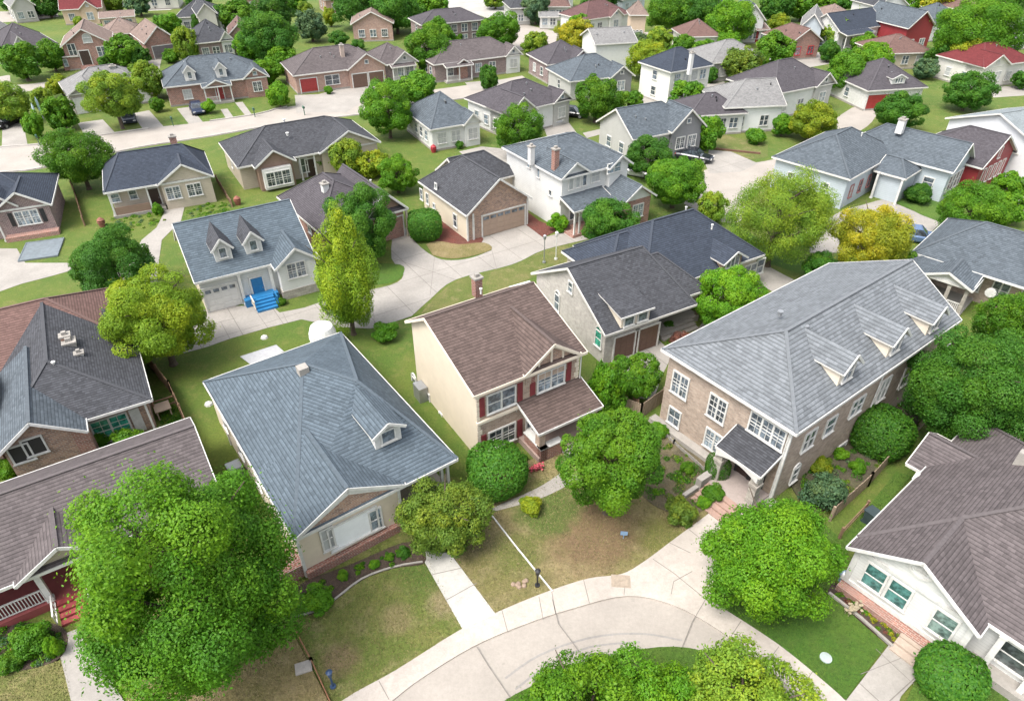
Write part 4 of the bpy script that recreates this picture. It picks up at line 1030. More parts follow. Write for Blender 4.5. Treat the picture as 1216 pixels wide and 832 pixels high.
# left: brown and blue roofed brick house
h = House('house', 'brick house with roof half maroon-brown and half blue-grey, at the left edge', (1,536), (98,502), 17, 3.0, ang=31)
h.block(-9, 8.0, 8.2, 17, 3.0, 2.6, 'x', 'hh', .5, wall=B_red, roof=S_maroon)
h.block(-.2, 8.2, .5, 12.5, 3.04, 2.4, 'y', 'hg', .42, wall=B_mix, roof=S_char, hipl=3.9, inset=(.4,.4,1.1,.4), fascia=m_white)
h.block(-.4, 4.45, -.7, 8.0, 3.08, 1.75, 'y', 'gg', .5, wall=B_mix, roof=S_steel, inset=(.5,.4,.6,.1), fascia=m_white)
h.block(-8, -.2, 1.5, 9, 3.02, 2.0, 'x', 'hg', .5, wall=B_mix, roof=S_steel)
h.win('f', 25,538, .95,1.15,'nosash',2, gm=m_dark); h.win('f', 41,529, .95,1.15,'nosash',2, gm=m_dark)
h.win('f', 133,508, 2.0,1.7,'d-grid',1, gm=gl_green); h.shutters('f', 133,508, 2.2,1.9, m_white, 1, sw=.6)
m = MB(); m.box(3.55,4.4,-.2,.9,0,3.0); h.part('brick_pillar', m, B_red); h.post(7.7,.75,0,2.9,.12)
h.chimney(76,397,5.4,.55,.5,1.5, plain((.42,.24,.17),.9,.3,4)); h.chimney(81,404,5.1,.7,.7,.9, m_conc); h.vent(63,430,5.4,.08,.4); h.chimney(93,418,4.8,.45,.35,.5,m_gwhite)

# left bottom: mauve roof with red steps
h = House('house', 'mauve-grey roofed house with white porch railing and red front steps, bottom left', (0,699), (59,676), 7.8, 3.0, ang=33)
h.block(-6, 10.2, 0, 7.8, 3.0, 2.2, 'x', 'gg', .52, wall=Sd_dgrey, roof=S_mauve, inset=(.3,.3,2.6,.3), fascia=m_white)
h.block(.6, 5.0, -.25, 4.6, 3.04, 1.35, 'y', 'gg', .5, wall=Sd_tan, roof=S_mauve, inset=(.4,.4,.5,2.6), fascia=m_white, z0=2.75)
h.post(1.3,.5,.5,2.9,.26); h.post(4.7,.5,.5,2.9,.26); h.post(-2.2,.5,.5,2.9,.26)
m = MB(); m.box(-5.5,6,.3,2.9,0,.5); h.part('porch_floor', m, plain((.24,.06,.06),.6,.2))
h.railing((-2.0,.5),(1.1,.5),.5,.9)
m = MB()
for i in range(4): m.box(1.5,2.9,-.02-.36*i,.299-.36*i+.0,0,.46-.1*i)
h.part('steps', m, plain((.30,.055,.055),.6,.25))
for x in (1.4,3.0): h.railing((x,.3),(x,-1.1),.3,.7,step=.3)
h.panel_door('f',0,0,1,2.1,m_door,'door',0,cx=3.5,rows=3,cols=2); h.window('f',0,h.blocks[0]['y0'],1.8,1.5,1.3,'d'); h.window('f',-3,h.blocks[0]['y0'],1.8,1.5,1.3,'d')
h.block(4.2,7.6,-.03,3.2,3.06,.9,'x','gg',.5,wall=Sd_dgrey,roof=S_mauve,nowall=True)

# blue dormer cottage with blue steps
h = House('house', 'white cottage with blue-grey roof, two white dormers and bright blue front steps', (231,336), (372,300), 9.0, 3.2, ang=31)
h.block(0, h.W, 0, 9.0, 3.2, 3.0, 'x', 'gg', .58, wall=Sd_white, roof=S_blue, inset=(.3,.3,.4,.3), walls=[Sd_white,Sd_white,Sd_white,St_cream], fascia=m_white)
h.block(6.1, 9.95, -1.2, 4.5, 3.22, 1.5, 'y', 'gg', .5, wall=Sd_white, roof=S_blue, inset=(.35,.35,.4,.1), fascia=m_white, gable=siding((.45,.47,.49)), base=(.8, m_stone))
h.win('f', 352,320, 1.45,1.3,'d-grid',1)
h.dormer('f', 267,309, 1.35,1.25,.75,.575, roof=S_char, wall=m_white, win=(.5,.8,''), over=.25); h.dormer('f', 303,300, 1.35,1.25,.75,.575, roof=S_char, wall=m_white, win=(.5,.8,''), over=.25)
h.panel_door('f', 0, 0, 2.6, 2.15, m_gwhite, 'garage_door', 0, cx=1.75, glasstop=True)
h.post(3.35,.1,0,3.0,.2); h.post(5.9,.1,0,3.0,.24)
m = MB(); m.box(3.3,6.1,-.5,.39,0,.7); h.part('porch_floor', m, m_blue)
m = MB()
for i in range(4): m.box(3.9,5.6,-.83-.32*i,-.5-.32*i-.001,0,.66-.15*i)
h.part('steps', m, m_blue, 'bright blue steps')
for x in (3.8,5.7): h.railing((x,-.5),(x,-1.8),.35,.75,step=.3, mat=m_cream if x < 4 else m_blue)
h.panel_door('f',0,0,.95,2.1,m_blue,'door',0,cx=4.7,rows=3,cols=2); h.auto('l',1,.8,1.1,1.7)

# navy hip bungalow
h = House('house', 'beige bungalow with navy roof, front gable with two white windows, brick chimney, left of centre', (123,229), (253,208), 8.2, 3.0)
h.block(0, h.W, 0, 8.2, 3.0, 2.5, 'x', 'hh', .5, wall=Sd_tan, roof=S_navy, hipl=2.2, inset=(.35,.35,1.4,.3), fascia=m_white)
h.block(5.0, 10.65, -.35, 4.6, 3.03, 1.8, 'y', 'gg', .5, wall=Sd_tan, roof=S_navy, inset=(.35,.35,.4,.1), fascia=m_white, gable=Sd_tan, trimg=True)
h.win('f', 206,229, 1.3,1.25,'d-grid',1); h.win('f', 231,225, 1.3,1.25,'d-grid',1); h.win('f', 137,235,.7,.85); h.win('f', 158,231,.65,.9)
h.post(.3,.3,0,2.9,.16); h.post(3.9,.3,0,2.9,.16); m = MB(); m.box(.1,5.2,.1,1.7,0,.3); h.part('porch_floor', m, m_conc)
m = MB(); m.box(.4,3.8,.25,.38,.3,1.1); h.part('porch_wall', m, Sd_brown); h.panel_door('f',0,0,1,2.1,m_door,'door',0,cx=4.4,rows=3,cols=2)
h.chimney(204,161,6.2,.7,.6,1.8)

h = House('house', 'dark red brick house with navy roof and two nested white-edged gables, at the left edge', (24,250), (61,241), 8.5, 3.0, ang=24, anchor='R', W=9)
h.block(0, 9, 0, 8.5, 3.0, 2.3, 'x', 'hh', .5, wall=B_purple, roof=S_navy, inset=(.35,.35,.4,.4), fascia=m_white)
h.block(3.9, 9.03, -.4, 4, 3.03, 1.7, 'y', 'gg', .5, wall=B_purple, roof=S_navy, fascia=m_white, inset=(.35,.35,.4,.1))
h.block(1.6, 6.2, -.1, 4.6, 3.3, 2.0, 'y', 'gg', .5, wall=B_purple, roof=S_navy, fascia=m_white, inset=(.35,.35,.4,.1))
h.win('f', 33,258, 1.9,1.35,'t-grid',1); h.shutters('f', 33,258, 2.1,1.4, m_black, 1); h.post(4.1,-.5,0,2.9,.14)
m = MB(); m.box(4.2,8.8,-.9,.0,0,.45); h.part('planter', m, B_red)

h = House('house', 'tan stucco house with wide brick gable over a double garage door, in the centre', (554,256), (632,235), 10.2, 3.0)
h.block(0, h.W, 0, 10.2, 3.0, 2.9, 'y', 'gh', .5, wall=B_mix, roof=S_char, hipl=3, inset=(.3,.3,.45,.4), walls=[B_mix,St_cream,St_cream,St_cream], fascia=m_white)
h.block(3, 10.4, 6.0, 12, 3.03, 2.2, 'x', 'gh', .5, wall=St_cream, roof=S_char)
h.panel_door('f', 0, 0, 5.0, 2.2, m_gtan, 'garage_door', 0, cx=4.5, glasstop=True, cols=6, rows=4)
h.win('l', 541,262,.6,1.3,''); h.win('l', 501,231,.5,1.1,''); h.win('l', 508,236,.45,1.1,''); h.win('l', 516,245,.4,.5,'nosash'); h.win('l',518,221,.3,.5,'nosash')
for x in (.95,):
    m = MB(); m.box(x-.1,x+.1,.36,.44,0,2.8); h.part('trim', m, m_white); h.corner_boards(0,.16,None,('fl','fr'),2.9)

h = House('house', 'dark brick house with charcoal purple roof, half hidden by a dense tree', (380,277), (484,247), 10.4, 3.0)
h.block(0, h.W, 0, 10.4, 3.0, 2.9, 'y', 'hh', .4, wall=B_red, roof=S_purple, hipl=4)
h.block(4.6, h.W+.03, -.03, 9, 3.03, 2.2, 'y', 'gg', .5, wall=B_purple, roof=S_purple, fascia=m_white, inset=(.35,.35,.5,.1), gable=Sd_brown)
h.panel_door('f', 0, 0, 2.6, 2.15, m_gred, 'garage_door', 1, cx=7.4); h.post(9.0,.1,0,2.9,.2, Sd_tan); h.auto('l',2,.7,.6,1.9,'nosash')
h.chimney(385,217,5.9,.6,.6,.9,m_gwhite); h.vent(440,214,5.2)

# white and blue two-storey, centre top
h = House('house', 'white two-storey house with speckled blue-grey roof, two chimneys and a lower brick gable wing', (667,213), (748,190), 9.5, 5.6, W=8.6, ang=33)
h.block(0, 8.6, 0, 10.8, 5.6, 2.1, 'x', 'hh', .5, wall=Sd_white, roof=S_steel, hipl=3.2, fascia=m_white)
h.block(-.03, 3.6, -.03, 5, 5.63, 1.3, 'y', 'gg', .5, wall=Sd_white, roof=S_steel, fascia=m_white, inset=(.35,.35,.35,.1), z0=3)
h.block(5.6, 8.65, -.5, 5, 5.63, 1.1, 'y', 'gg', .5, wall=Sd_white, roof=S_steel, fascia=m_white, inset=(.35,.35,.35,.1))
for px in (678,686,694): h.win('f', px, 217-(px-678)*.3, .45,1.35,'nosash',1)
h.win('f', 707,209,1.0,1.15,'grid'); h.win('f', 729,199,1.6,.9,'d',2)
h.block(.2, 5.4, -2.0, .45, 2.9, .7, 'x', 'gg', .95, wall=Sd_white, roof=S_steel, nowall=True)
for x in (.5,1.1): h.post(x,-1.75,0,2.8,.14)
m = MB(); m.box(.3,5.2,-1.9,.34,0,.3); h.part('porch_floor', m, B_red); h.auto('f',2,.8,1.5,1.6,'',0,.1,.5); h.panel_door('f',0,0,1,2.1,m_door,'door',0,cx=4.3)
h.block(5.2, 9.6, -3.4, 2, 3.0, 1.5, 'y', 'gg', .5, wall=B_red, roof=S_steel, fascia=m_white, inset=(.35,.35,.45,.1), gable=Sd_white); h.window('f',7.6,-2.96,1.6,1.3,1.3,'d-grid')
h.win('l', 640,203,.35,1.3,'nosash'); h.win('l',654,229,.4,.5,'nosash'); h.win('l',628,195,.4,.6,'arch')
h.chimney(631,173,7.6,.5,.5,1.9,m_gwhite,'pale chimney'); h.chimney(660,176,8.0,.55,.55,2.4,m_brickred,'brick chimney')

# grey multi-gable, left of centre
h = House('house', 'wide house with charcoal multi-gable roof and white bay window, above the blue-stepped cottage', (282,199), (448,166), 9.5, 3.0, ang=31)
W = h.W
h.block(0, W, 0, 9.5, 3.0, 2.5, 'x', 'hh', .5, wall=Sd_tan, roof=S_char, inset=(.3,.3,.9,.3))
h.block(9.2, W+.03, -.4, 5.5, 3.03, 2.0, 'y', 'gg', .5, wall=Sd_tan, roof=S_char, fascia=m_white, inset=(.35,.35,.4,.1)); h.window('f', 12.8,0,1.6,2.2,1.4,'d')
h.block(1.6, 6.2, -1.2, 4.5, 3.03, 1.6, 'y', 'gg', .5, wall=Sd_brown, roof=S_char, fascia=m_white, inset=(.35,.35,.5,.1))
m = MB(); m.box(2.3,5.5,-1.3,-.7,.3,2.6); h.part('bay_window', m, m_white); h.window('f',3.9,-1.3,1.45,2.6,1.5,'t-grid')
h.window('f',7.4,h.blocks[0]['y0'],1.5,.9,1.6,''); h.post(6.9,.2,0,2.9,.16); h.post(8.6,.2,0,2.9,.16); h.auto('l',1,.5,.8,1.7); h.panel_door('f',0,0,1,2.1,m_door,'door',0,cx=8.2)
for q in ((337,142),(341,158),(350,150)): h.vent(q[0],q[1],5.0,.12,.3)

# grey-blue long house right
h = House('house', 'long pale blue house with slate-blue roof and white gable end of tall windows, upper right', (917,186), (1010,213), 9, 3.6)
h.block(0, 9.0, 0, 12.5, 3.6, 2.6, 'y', 'hh', .5, wall=Sd_lblue, roof=S_steel, hipl=4.4)
h.block(3.4, 15.6, 9.8, 16.0, 3.63, 2.4, 'x', 'hg', .5, wall=Sd_lblue, roof=S_steel, inset=(.3,.4,.4,.4), fascia=m_white)
h.block(9.0, 12.4, 6.0, 10.5, 3.0, 1.2, 'x', 'gh', .5, wall=Sd_lblue, roof=S_steel)
h.auto('r',4,.7,1.7,1.8,'',1); h.auto('f',2,1.0,1.0,1.8,'',1,.55,.95); h.auto('r',3,.6,1.3,1.6,'',0,.05,.6, fm=plain((.36,.16,.15),.6)); h.auto('f',3,.5,.6,2.0,'nosash',0)
h.chimney(1073,141,7.2,.7,.7,1.6,m_gwhite); h.vent(1024,158,5.8); h.vent(985,180,4.8)
for x in (9.6,12.2): h.post(x,5.9,0,3,.2)

# teal-grey right edge
h = House('house', 'brick house with slate-grey roof and white-edged porch gables, at the right edge', (1083,299), (1216,341), 10, 3.2, W=14)
h.block(0, 14, 0, 9.5, 3.2, 2.4, 'x', 'hh', .5, wall=B_brown, roof=S_steel, hipl=3.6, inset=(.4,.4,1.4,.4), fascia=m_white)
h.block(-.3, 5.6, -2.3, .8, 2.75, .5, 'x', 'hg', .9, wall=B_brown, roof=S_steel, nowall=True, fascia=m_white)
h.block(1.6, 5.7, -2.6, .6, 2.78, .9, 'y', 'gg', .5, wall=Sd_white, roof=S_steel, fascia=m_white, inset=(.3,.3,.3,1.5), z0=2.6)
for x in (.2,2.4,4.0,5.3): h.post(x,-2.1,0,2.7,.28, m_stone)
h.railing((.4,-2.1),(5.2,-2.1),.3,.8); m = MB(); m.box(-.1,5.5,-2.3,1.4,0,.3); h.part('porch_floor', m, m_conc)
h.auto('f',5,1.1,1.4,1.7,'d'); m = MB(); m.tube([(6.6,-.1,1.9),(6.6,.05,1.9)],.4,14); h.part('round_window', m, m_white)
# ---------------------------------------------------------------- houses farther back
simple('house','stone house with brown-grey roof and two white garage doors behind a round tree, upper left',(79,113),(181,98),8.5,2.9,2.4,m_stone,S_lgrey,ends='hh',wings=((0,.48,.3,1.6,2.9,m_stone,'g2'),),nf=0,nl=1,garage=(.8,3.0,m_gwhite)).chimney(133,78,5.2,.9,.6,1.2,m_metal)
h = simple('house','brick bungalow with slate-blue roof, two white dormers and central white porch, upper left',(194,104),(319,90),9.5,3.0,2.9,B_red,S_steel,wings=((.74,1.002,.3,1.5),),nf=4,nl=1,door=(.5,m_gred),porch=(.34,.62,1.3,m_white))
h.block(h.W*.36,h.W*.6,-1.35,2.2,2.7,.9,'y','gg',.5,wall=Sd_brown,roof=S_steel,fascia=m_white,inset=(.3,.3,.2,2.9),z0=2.5)
h.dormer('f', 227,96, 1.5,1.4,.8,.6, roof=S_steel, wall=m_white, win=(.5,.9,'')); h.dormer('f', 264,92, 1.5,1.4,.8,.6, roof=S_steel, wall=m_white, win=(.5,.9,''))
h = simple('house','red brick house with tall front gable, arched white entry and pale brown roof, top left',(71,56),(132,51),10,4.0,2.6,B_red,S_tan,axis='y',ends='gg',nf=0,nl=2)
h.win('f',86,60,1.1,2.0,'d'); h.win('f',121,61,1.3,1.5,'d'); h.win('f',104,48,1.3,.7,'arch-nosash'); h.panel_door('f',0,0,1.5,3.0,m_door,'door',0,cx=h.lp(104,66,1.5).x,rows=3,cols=2); h.steps(h.lp(104,66,1.5).x-1.2,h.lp(104,66,1.5).x+1.2,.4,4,B_red)
H = House('porch_annex','low brick sun room with white windows in front of the tall brick gable, top left',(68,68),(92,66),2.6,2.4,cat='annex'); H.block(0,H.W,0,2.6,2.4,.35,'x','gg',.5,wall=B_red,roof=S_tan); H.auto('f',3,.6,1.1,1.3,'nosash')
simple('house','dark mauve-roofed house behind the tall brick gable, top left corner',(-2,62),(70,52),13,3.2,3.2,Sd_pale,S_purple,wings=((.2,.55,.5,2.2,3.2,Sd_white,'w'),),nf=3)
simple('house','pale grey gabled house behind the leafy tree at the far left edge',(-30,50),(16,46),9,3.4,2.4,Sd_white,S_lgrey,axis='y',ends='gg',nf=2)
simple('house','salmon and tan house with red roof and red chimney, top left',(70,12),(121,9),9,3.2,2.4,plain((.50,.38,.27),.85,.15),S_red,axis='x',ends='gg',nf=3,wings=((.45,.9,.8,1.6),))
simple('garage','long tan garage block beside the red-roofed house, top left',(117,22),(160,19),7,2.8,.7,plain((.55,.43,.32),.85,.15),S_tan,ends='gg',nf=4,nl=0,cat='garage')
simple('house','grey gabled house with pale front at the top left corner',(12,9),(42,6),9,3.4,2.4,Sd_grey,S_lgrey,axis='y',ends='gg',nf=2)
simple('house','red brick house with salmon-tan roof and wide garage gable, upper left',(171,52),(211,47),12,3.0,2.6,B_red,S_tan,axis='y',ends='gh',nf=0,nl=1,garage=(.6,4.6,plain((.17,.15,.16),.6)),gable=B_red)
simple('house','brown-roofed wing house left of the wide garage gable, upper left',(125,42),(168,38),9,3.0,2.2,B_red,S_tan,nf=2,nl=1)
simple('house','grey-roofed house with white lower windows beside the parking area, top left',(207,21),(232,20),10,3.2,2.8,Sd_white,S_char,ends='hh',nf=3,W=9)
simple('house','pale stone gabled house with large arched window, top left',(233,18),(258,16),9,4.6,2.0,plain((.50,.48,.42),.85,.15),S_char,axis='y',ends='gg',nf=1,style='grid')
h = simple('house','dark brown brick house with charcoal roof and copper-brick gable at its right, top left',(231,52),(278,47),10,3.2,3.0,B_purple,S_char,wings=((.62,1.0,.2,1.6,3.2,Sd_white,'w'),),nf=3)
simple('house','copper brick gable house partly behind trees, right of the dark brown one, top left',(270,42),(300,40),8,3.4,1.9,B_mix,S_maroon,axis='y',ends='gg',nf=2)
h = simple('house','small pink brick cottage with white-edged gable on a lawn, top centre left',(416,29),(451,28),9,3.4,2.2,B_pink,S_tan,axis='y',ends='gh',nf=3,W=8.6)
h = simple('house','wide pink brick ranch with red garage door and double garage gable, upper centre left',(348,90),(454,74),9.5,3.0,2.7,B_pink,S_mauve,wings=((.56,1.0,.5,2.2,3.0,B_pink,'g2'),),nf=0,nl=0,garage=(.15,2.6,m_gred),gcol=m_gbrown,ang=27)
h.window('f',h.W*.4,h.blocks[0]['y0'],1.6,2.2,1.4,'d'); h.chimney(405,53,6.2,.6,.6,1.9,plain((.42,.33,.28),.8))
simple('house','brown-roofed brick house with grey front gable, right of the double garage gable',(448,78),(496,72),8.5,3.0,2.4,B_purple,S_mauve,wings=((.35,1.0,.4,1.8,3.0,Sd_grey,'w'),),nf=2,porch=(.3,.9,1.0,m_white))
h = simple('house','purple brick two-storey house with dark roof and white windows behind a round tree, top centre',(500,30),(578,23),8,4.6,1.8,B_purple,S_purple,nf=5,z=(1.5,3.4),nl=1)
h = simple('house','long brick ranch with mauve-brown roof and white porch, upper centre',(515,77),(620,64),8.5,3.0,2.4,B_purple,S_mauve,wings=((.8,1.0,.3,1.5,3.0,Sd_white,'w'),(.24,.38,.7,.7,2.8,B_red,'n')),nf=5,nl=3,porch=(.1,.4,1.3,m_white))
h = simple('house','white and grey bungalow with blue-green hipped roof and small brick front gable, centre top',(511,154),(574,145),10,3.0,3.0,Sd_white,S_steel,wings=((.62,1.0,.4,1.3,3.0,Sd_white,'w'),),nf=3,nl=4,ang=28)
h = simple('house','house with charcoal-mauve roof and pale grey gable beside two parked cars, centre top',(600,136),(680,117),9.5,3.4,2.5,Sd_white,S_purple,wings=((.0,.42,.8,2.0,3.4,Sd_grey,'w'),(.7,1.0,.2,1.4,3.4,Sd_grey,'w')),nf=2,nl=3)
h = simple('house','dark brown brick house with charcoal hipped roof and yellowish-purple gable, top centre right',(650,77),(706,71),8.5,3.2,2.6,B_purple,S_purple,wings=((.45,1.0,.4,1.8,3.2,B_purple,'w'),),nf=2,nl=2,anchor='L')
simple('house','plain white gabled house with pale grey roof below the red-roofed one, top centre right',(707,53),(758,50),8,4.6,1.8,plain((.62,.62,.59),.7,.12),S_lgrey,ends='gg',nf=0,nl=0,z=(1.5,))
h = simple('house','long white and brick house with dark red roof, top centre right',(695,24),(750,16),9,3.2,2.6,Sd_white,S_brick,nf=5,wings=((.5,.8,.6,1.4,3.2,m_white,'w'),))
h = House('tower','round tan turret house with arched openings beside the dark red roof, top centre right',(748,18),(770,18),6,5.5,cat='turret'); h.block(0,h.W,0,5,5.5,2.2,'x','hh',wall=plain((.52,.40,.30),.85,.12),roof=S_tan); h.auto('f',3,.6,1.5,1.6,'arch')
simple('outbuilding','low white outbuilding by the far street, top centre',(640,20),(664,20),5,2.6,.6,m_white,S_lgrey,ends='gg',nf=2,nl=0,cat='shed')
simple('house','pale house with pinkish roof beyond the low white outbuilding, top centre',(650,8),(678,8),9,3.0,2.2,Sd_pale,S_maroon,nf=3)
simple('house','dark grey-roofed house at the top edge left of a bluish tree, top centre',(606,10),(632,9),9,3.6,2.4,Sd_grey,S_char,nf=3)
h = simple('house','grey sided house with speckled hipped roof and porch next to the blue car',(677,97),(777,101),9,3.0,2.6,Sd_grey,S_steel,wings=((.60,1.0,.6,1.6,3.0,Sd_dgrey,'w'),),nf=3,nl=1,ang=22,W=11)
h = simple('house','white two-storey house with navy roof and tall white chimney, upper right of centre',(797,86),(848,77),7.5,5.0,2.3,plain((.62,.61,.56),.7,.1),S_navy,nf=4,z=(1.5,3.8),nl=1); h.chimney(822,62,8.6,.5,.5,3,m_gwhite)
simple('house','small cream house with mauve-brown roof below the big tree group, top right of centre',(812,44),(857,43),8,3.0,2.4,Sd_pale,S_maroon,nf=3,nl=1)
simple('house','grey-roofed ranch with pale grey walls behind the light green tree, upper right of centre',(845,75),(915,70),9.5,3.2,2.4,Sd_grey,S_lgrey,nf=3,nl=2)
h = simple('house','grey half-timbered house with speckled slate roof and steep front gable above the long black car',(752,166),(836,150),8,3.4,2.6,Sd_grey,S_steel,wings=((.5,1.0,.5,2.4,3.6,Sd_dgrey,'w'),),nf=2,nl=2,ends='gh')
h = simple('house','white house with charcoal hipped porch roof, below the big brown-grey roof, right of centre',(818,138),(896,141),7,2.9,1.9,Sd_white,S_purple,nf=4,nl=1,ang=10,W=8.4)
h = simple('house','large house with speckled brown-grey roof and white side wall, right of centre',(861,128),(936,126),9,3.6,2.4,plain((.66,.66,.64),.7,.08),S_lgrey,ends='hg',nf=2,nl=0,nr=1,ang=8)
h = simple('house','white house with dark purple roof and grey front gable, below the far porch house',(920,112),(992,98),9.5,3.8,3.0,Sd_white,S_purple,wings=((.66,1.0,.3,1.7,3.8,Sd_grey,'w'),),nf=3,nl=3)
simple('house','small house with pink-brown roof and bright red windows, upper right',(940,51),(963,49),9,3.2,2.2,B_red,S_maroon,axis='y',ends='gh',nf=2,fm=plain((.5,.03,.04),.5),W=7)
simple('house','pale grey-blue gabled house behind the red-windowed one, upper right',(950,32),(978,34),11,4.2,2.4,Sd_lblue,S_lgrey,axis='y',ends='gg',nf=2)
simple('house','white porch house with black-navy roof, upper right',(998,38),(1052,30),8,3.6,2.6,Sd_white,S_navy,nf=5,porch=(0,.6,1.8,m_white),ends='gg')
simple('house','white and slate gabled house at the top edge, upper right',(1042,8),(1080,6),9,4.4,2.6,Sd_white,S_char,axis='y',ends='gg',nf=3)
simple('house','low tan house with pinkish roof next to the red barn-like house, upper right',(1046,30),(1084,29),7,2.8,1.4,St_cream,S_tan,nf=3)
h = simple('house','dark red barn-like gabled house with white trim and slate side roof, upper right',(1079,34),(1112,31),12,4.4,2.8,Sd_red,S_steel,axis='y',ends='gg',nf=2)
simple('house','slate-roofed wing house right of the red barn-like one, upper right',(1108,28),(1150,24),9,3.6,2.8,Sd_white,S_steel,nf=3)
simple('house','low house with rough mauve roof in front of the barn-like one, upper right',(1048,64),(1110,62),9,2.8,2.2,Sd_tan,S_maroon,nf=3)
h = simple('house','house with dark navy roof, white attic dormers and bright red garage door, upper right',(1031,108),(1098,112),10,3.0,3.2,m_white,S_purple,nf=0,nl=1,nr=2,ang=12,garage=(.28,4.4,m_gred),W=10)
h.dormer('f',1066,100,2.2,.9,.5,.6,roof=S_purple,wall=m_white,win=(1.2,.6,'t'))
simple('house','pale house with bright red roof and white front gable, at the right edge',(1168,80),(1230,72),9,3.6,2.4,Sd_pale,S_red,wings=((.0,.5,.4,1.7,3.6,Sd_pale,'w'),),nf=4)
simple('house','white gabled house with pale roof cut off by the top right edge',(1200,38),(1240,34),9,3.6,2.4,Sd_white,S_lgrey,nf=3,nl=1)
simple('house','mauve-roofed house beyond the biggest tree, top right',(1150,14),(1210,10),10,3.2,2.6,Sd_tan,S_maroon,nf=3)
h = House('house','large pale grey house with light slate roof and plain gable wall, right edge',(1123,140),(1190,163),11,4.2,W=13); h.block(0,13,0,11,4.2,2.4,'y','gg',.5,wall=plain((.60,.61,.62),.7,.08),roof=shingle((.24,.27,.28),.15,.26),walls=[plain((.60,.61,.62),.7,.08)]*4); h.auto('r',3,.9,1.2,1.7)
h = House('house','red barn-sided house with white stripes and dark mauve roof, right of the long blue house',(1092,179),(1167,200),9,3.2,anchor='R',W=8.6); h.block(0,8.6,0,9,3.2,2.7,'x','hg',.5,wall=Sd_red,roof=S_purple,fascia=m_white); h.block(5.5,8.9,8.8,12.5,3.0,1.3,'x','gg',.5,wall=Sd_red,roof=S_purple,fascia=m_white); h.auto('r',5,.55,1.7,1.7,'nosash',0,gm=plain((.33,.03,.04),.5)); h.auto('r',3,.5,1.6,1.6,'nosash',1,gm=plain((.33,.03,.04),.5)); h.window('r',4.5,h.blocks[0]['x1'],3.9,.5,1.2,'nosash',gm=plain((.33,.03,.04),.5)); h.auto('f',2,.9,1.2,1.6)
simple('house','white and slate gabled house near the top edge, right of the big green tree group',(878,24),(910,24),9,4.4,2.8,Sd_white,S_steel,axis='y',ends='gg',nf=3)
simple('shed','small red-walled shed with pale roof behind the yellow-green tree, top right of centre',(899,36),(915,35),5,2.6,.8,Sd_red,S_tan,ends='gg',nf=1,nl=0,cat='shed')
simple('house','navy-roofed house cut off by the top edge above the big tree group',(850,3),(872,3),8,3.2,2.6,Sd_lblue,S_navy,nf=2)
simple('house','long low tan house behind the rounded trees, top right of centre',(984,20),(1016,19),8,2.8,1.8,St_cream,S_tan,nf=4)
# row just beyond the upper frame edge
for i, (x, w, rf, wl, nm) in enumerate(((150,60,S_maroon,Sd_pale,'pale house with brown roof at the very top left edge, above the parked cars'),(285,55,S_tan,B_pink,'pink-walled house at the top edge behind dark trees, left'),(385,50,S_red,B_pink,'pink house with red roof at the top edge beyond the bluish tree'),(640,50,S_char,Sd_white,'dark-roofed house at the top edge, centre'),(1120,50,S_char,Sd_white,'dark-roofed house at the top edge, beyond the orange trees'),(740,40,S_purple,Sd_lblue,'lavender-roofed house at the top edge above the turret'),(960,46,S_lgrey,Sd_pale,'pale-roofed house at the top edge above the rounded trees'))):
    simple('house', nm, (x,-4+(i % 3)*2), (x+w,-6+(i % 3)*2), 9, 3.2, 2.6, wl, rf, nf=3, ang=15+i*5)
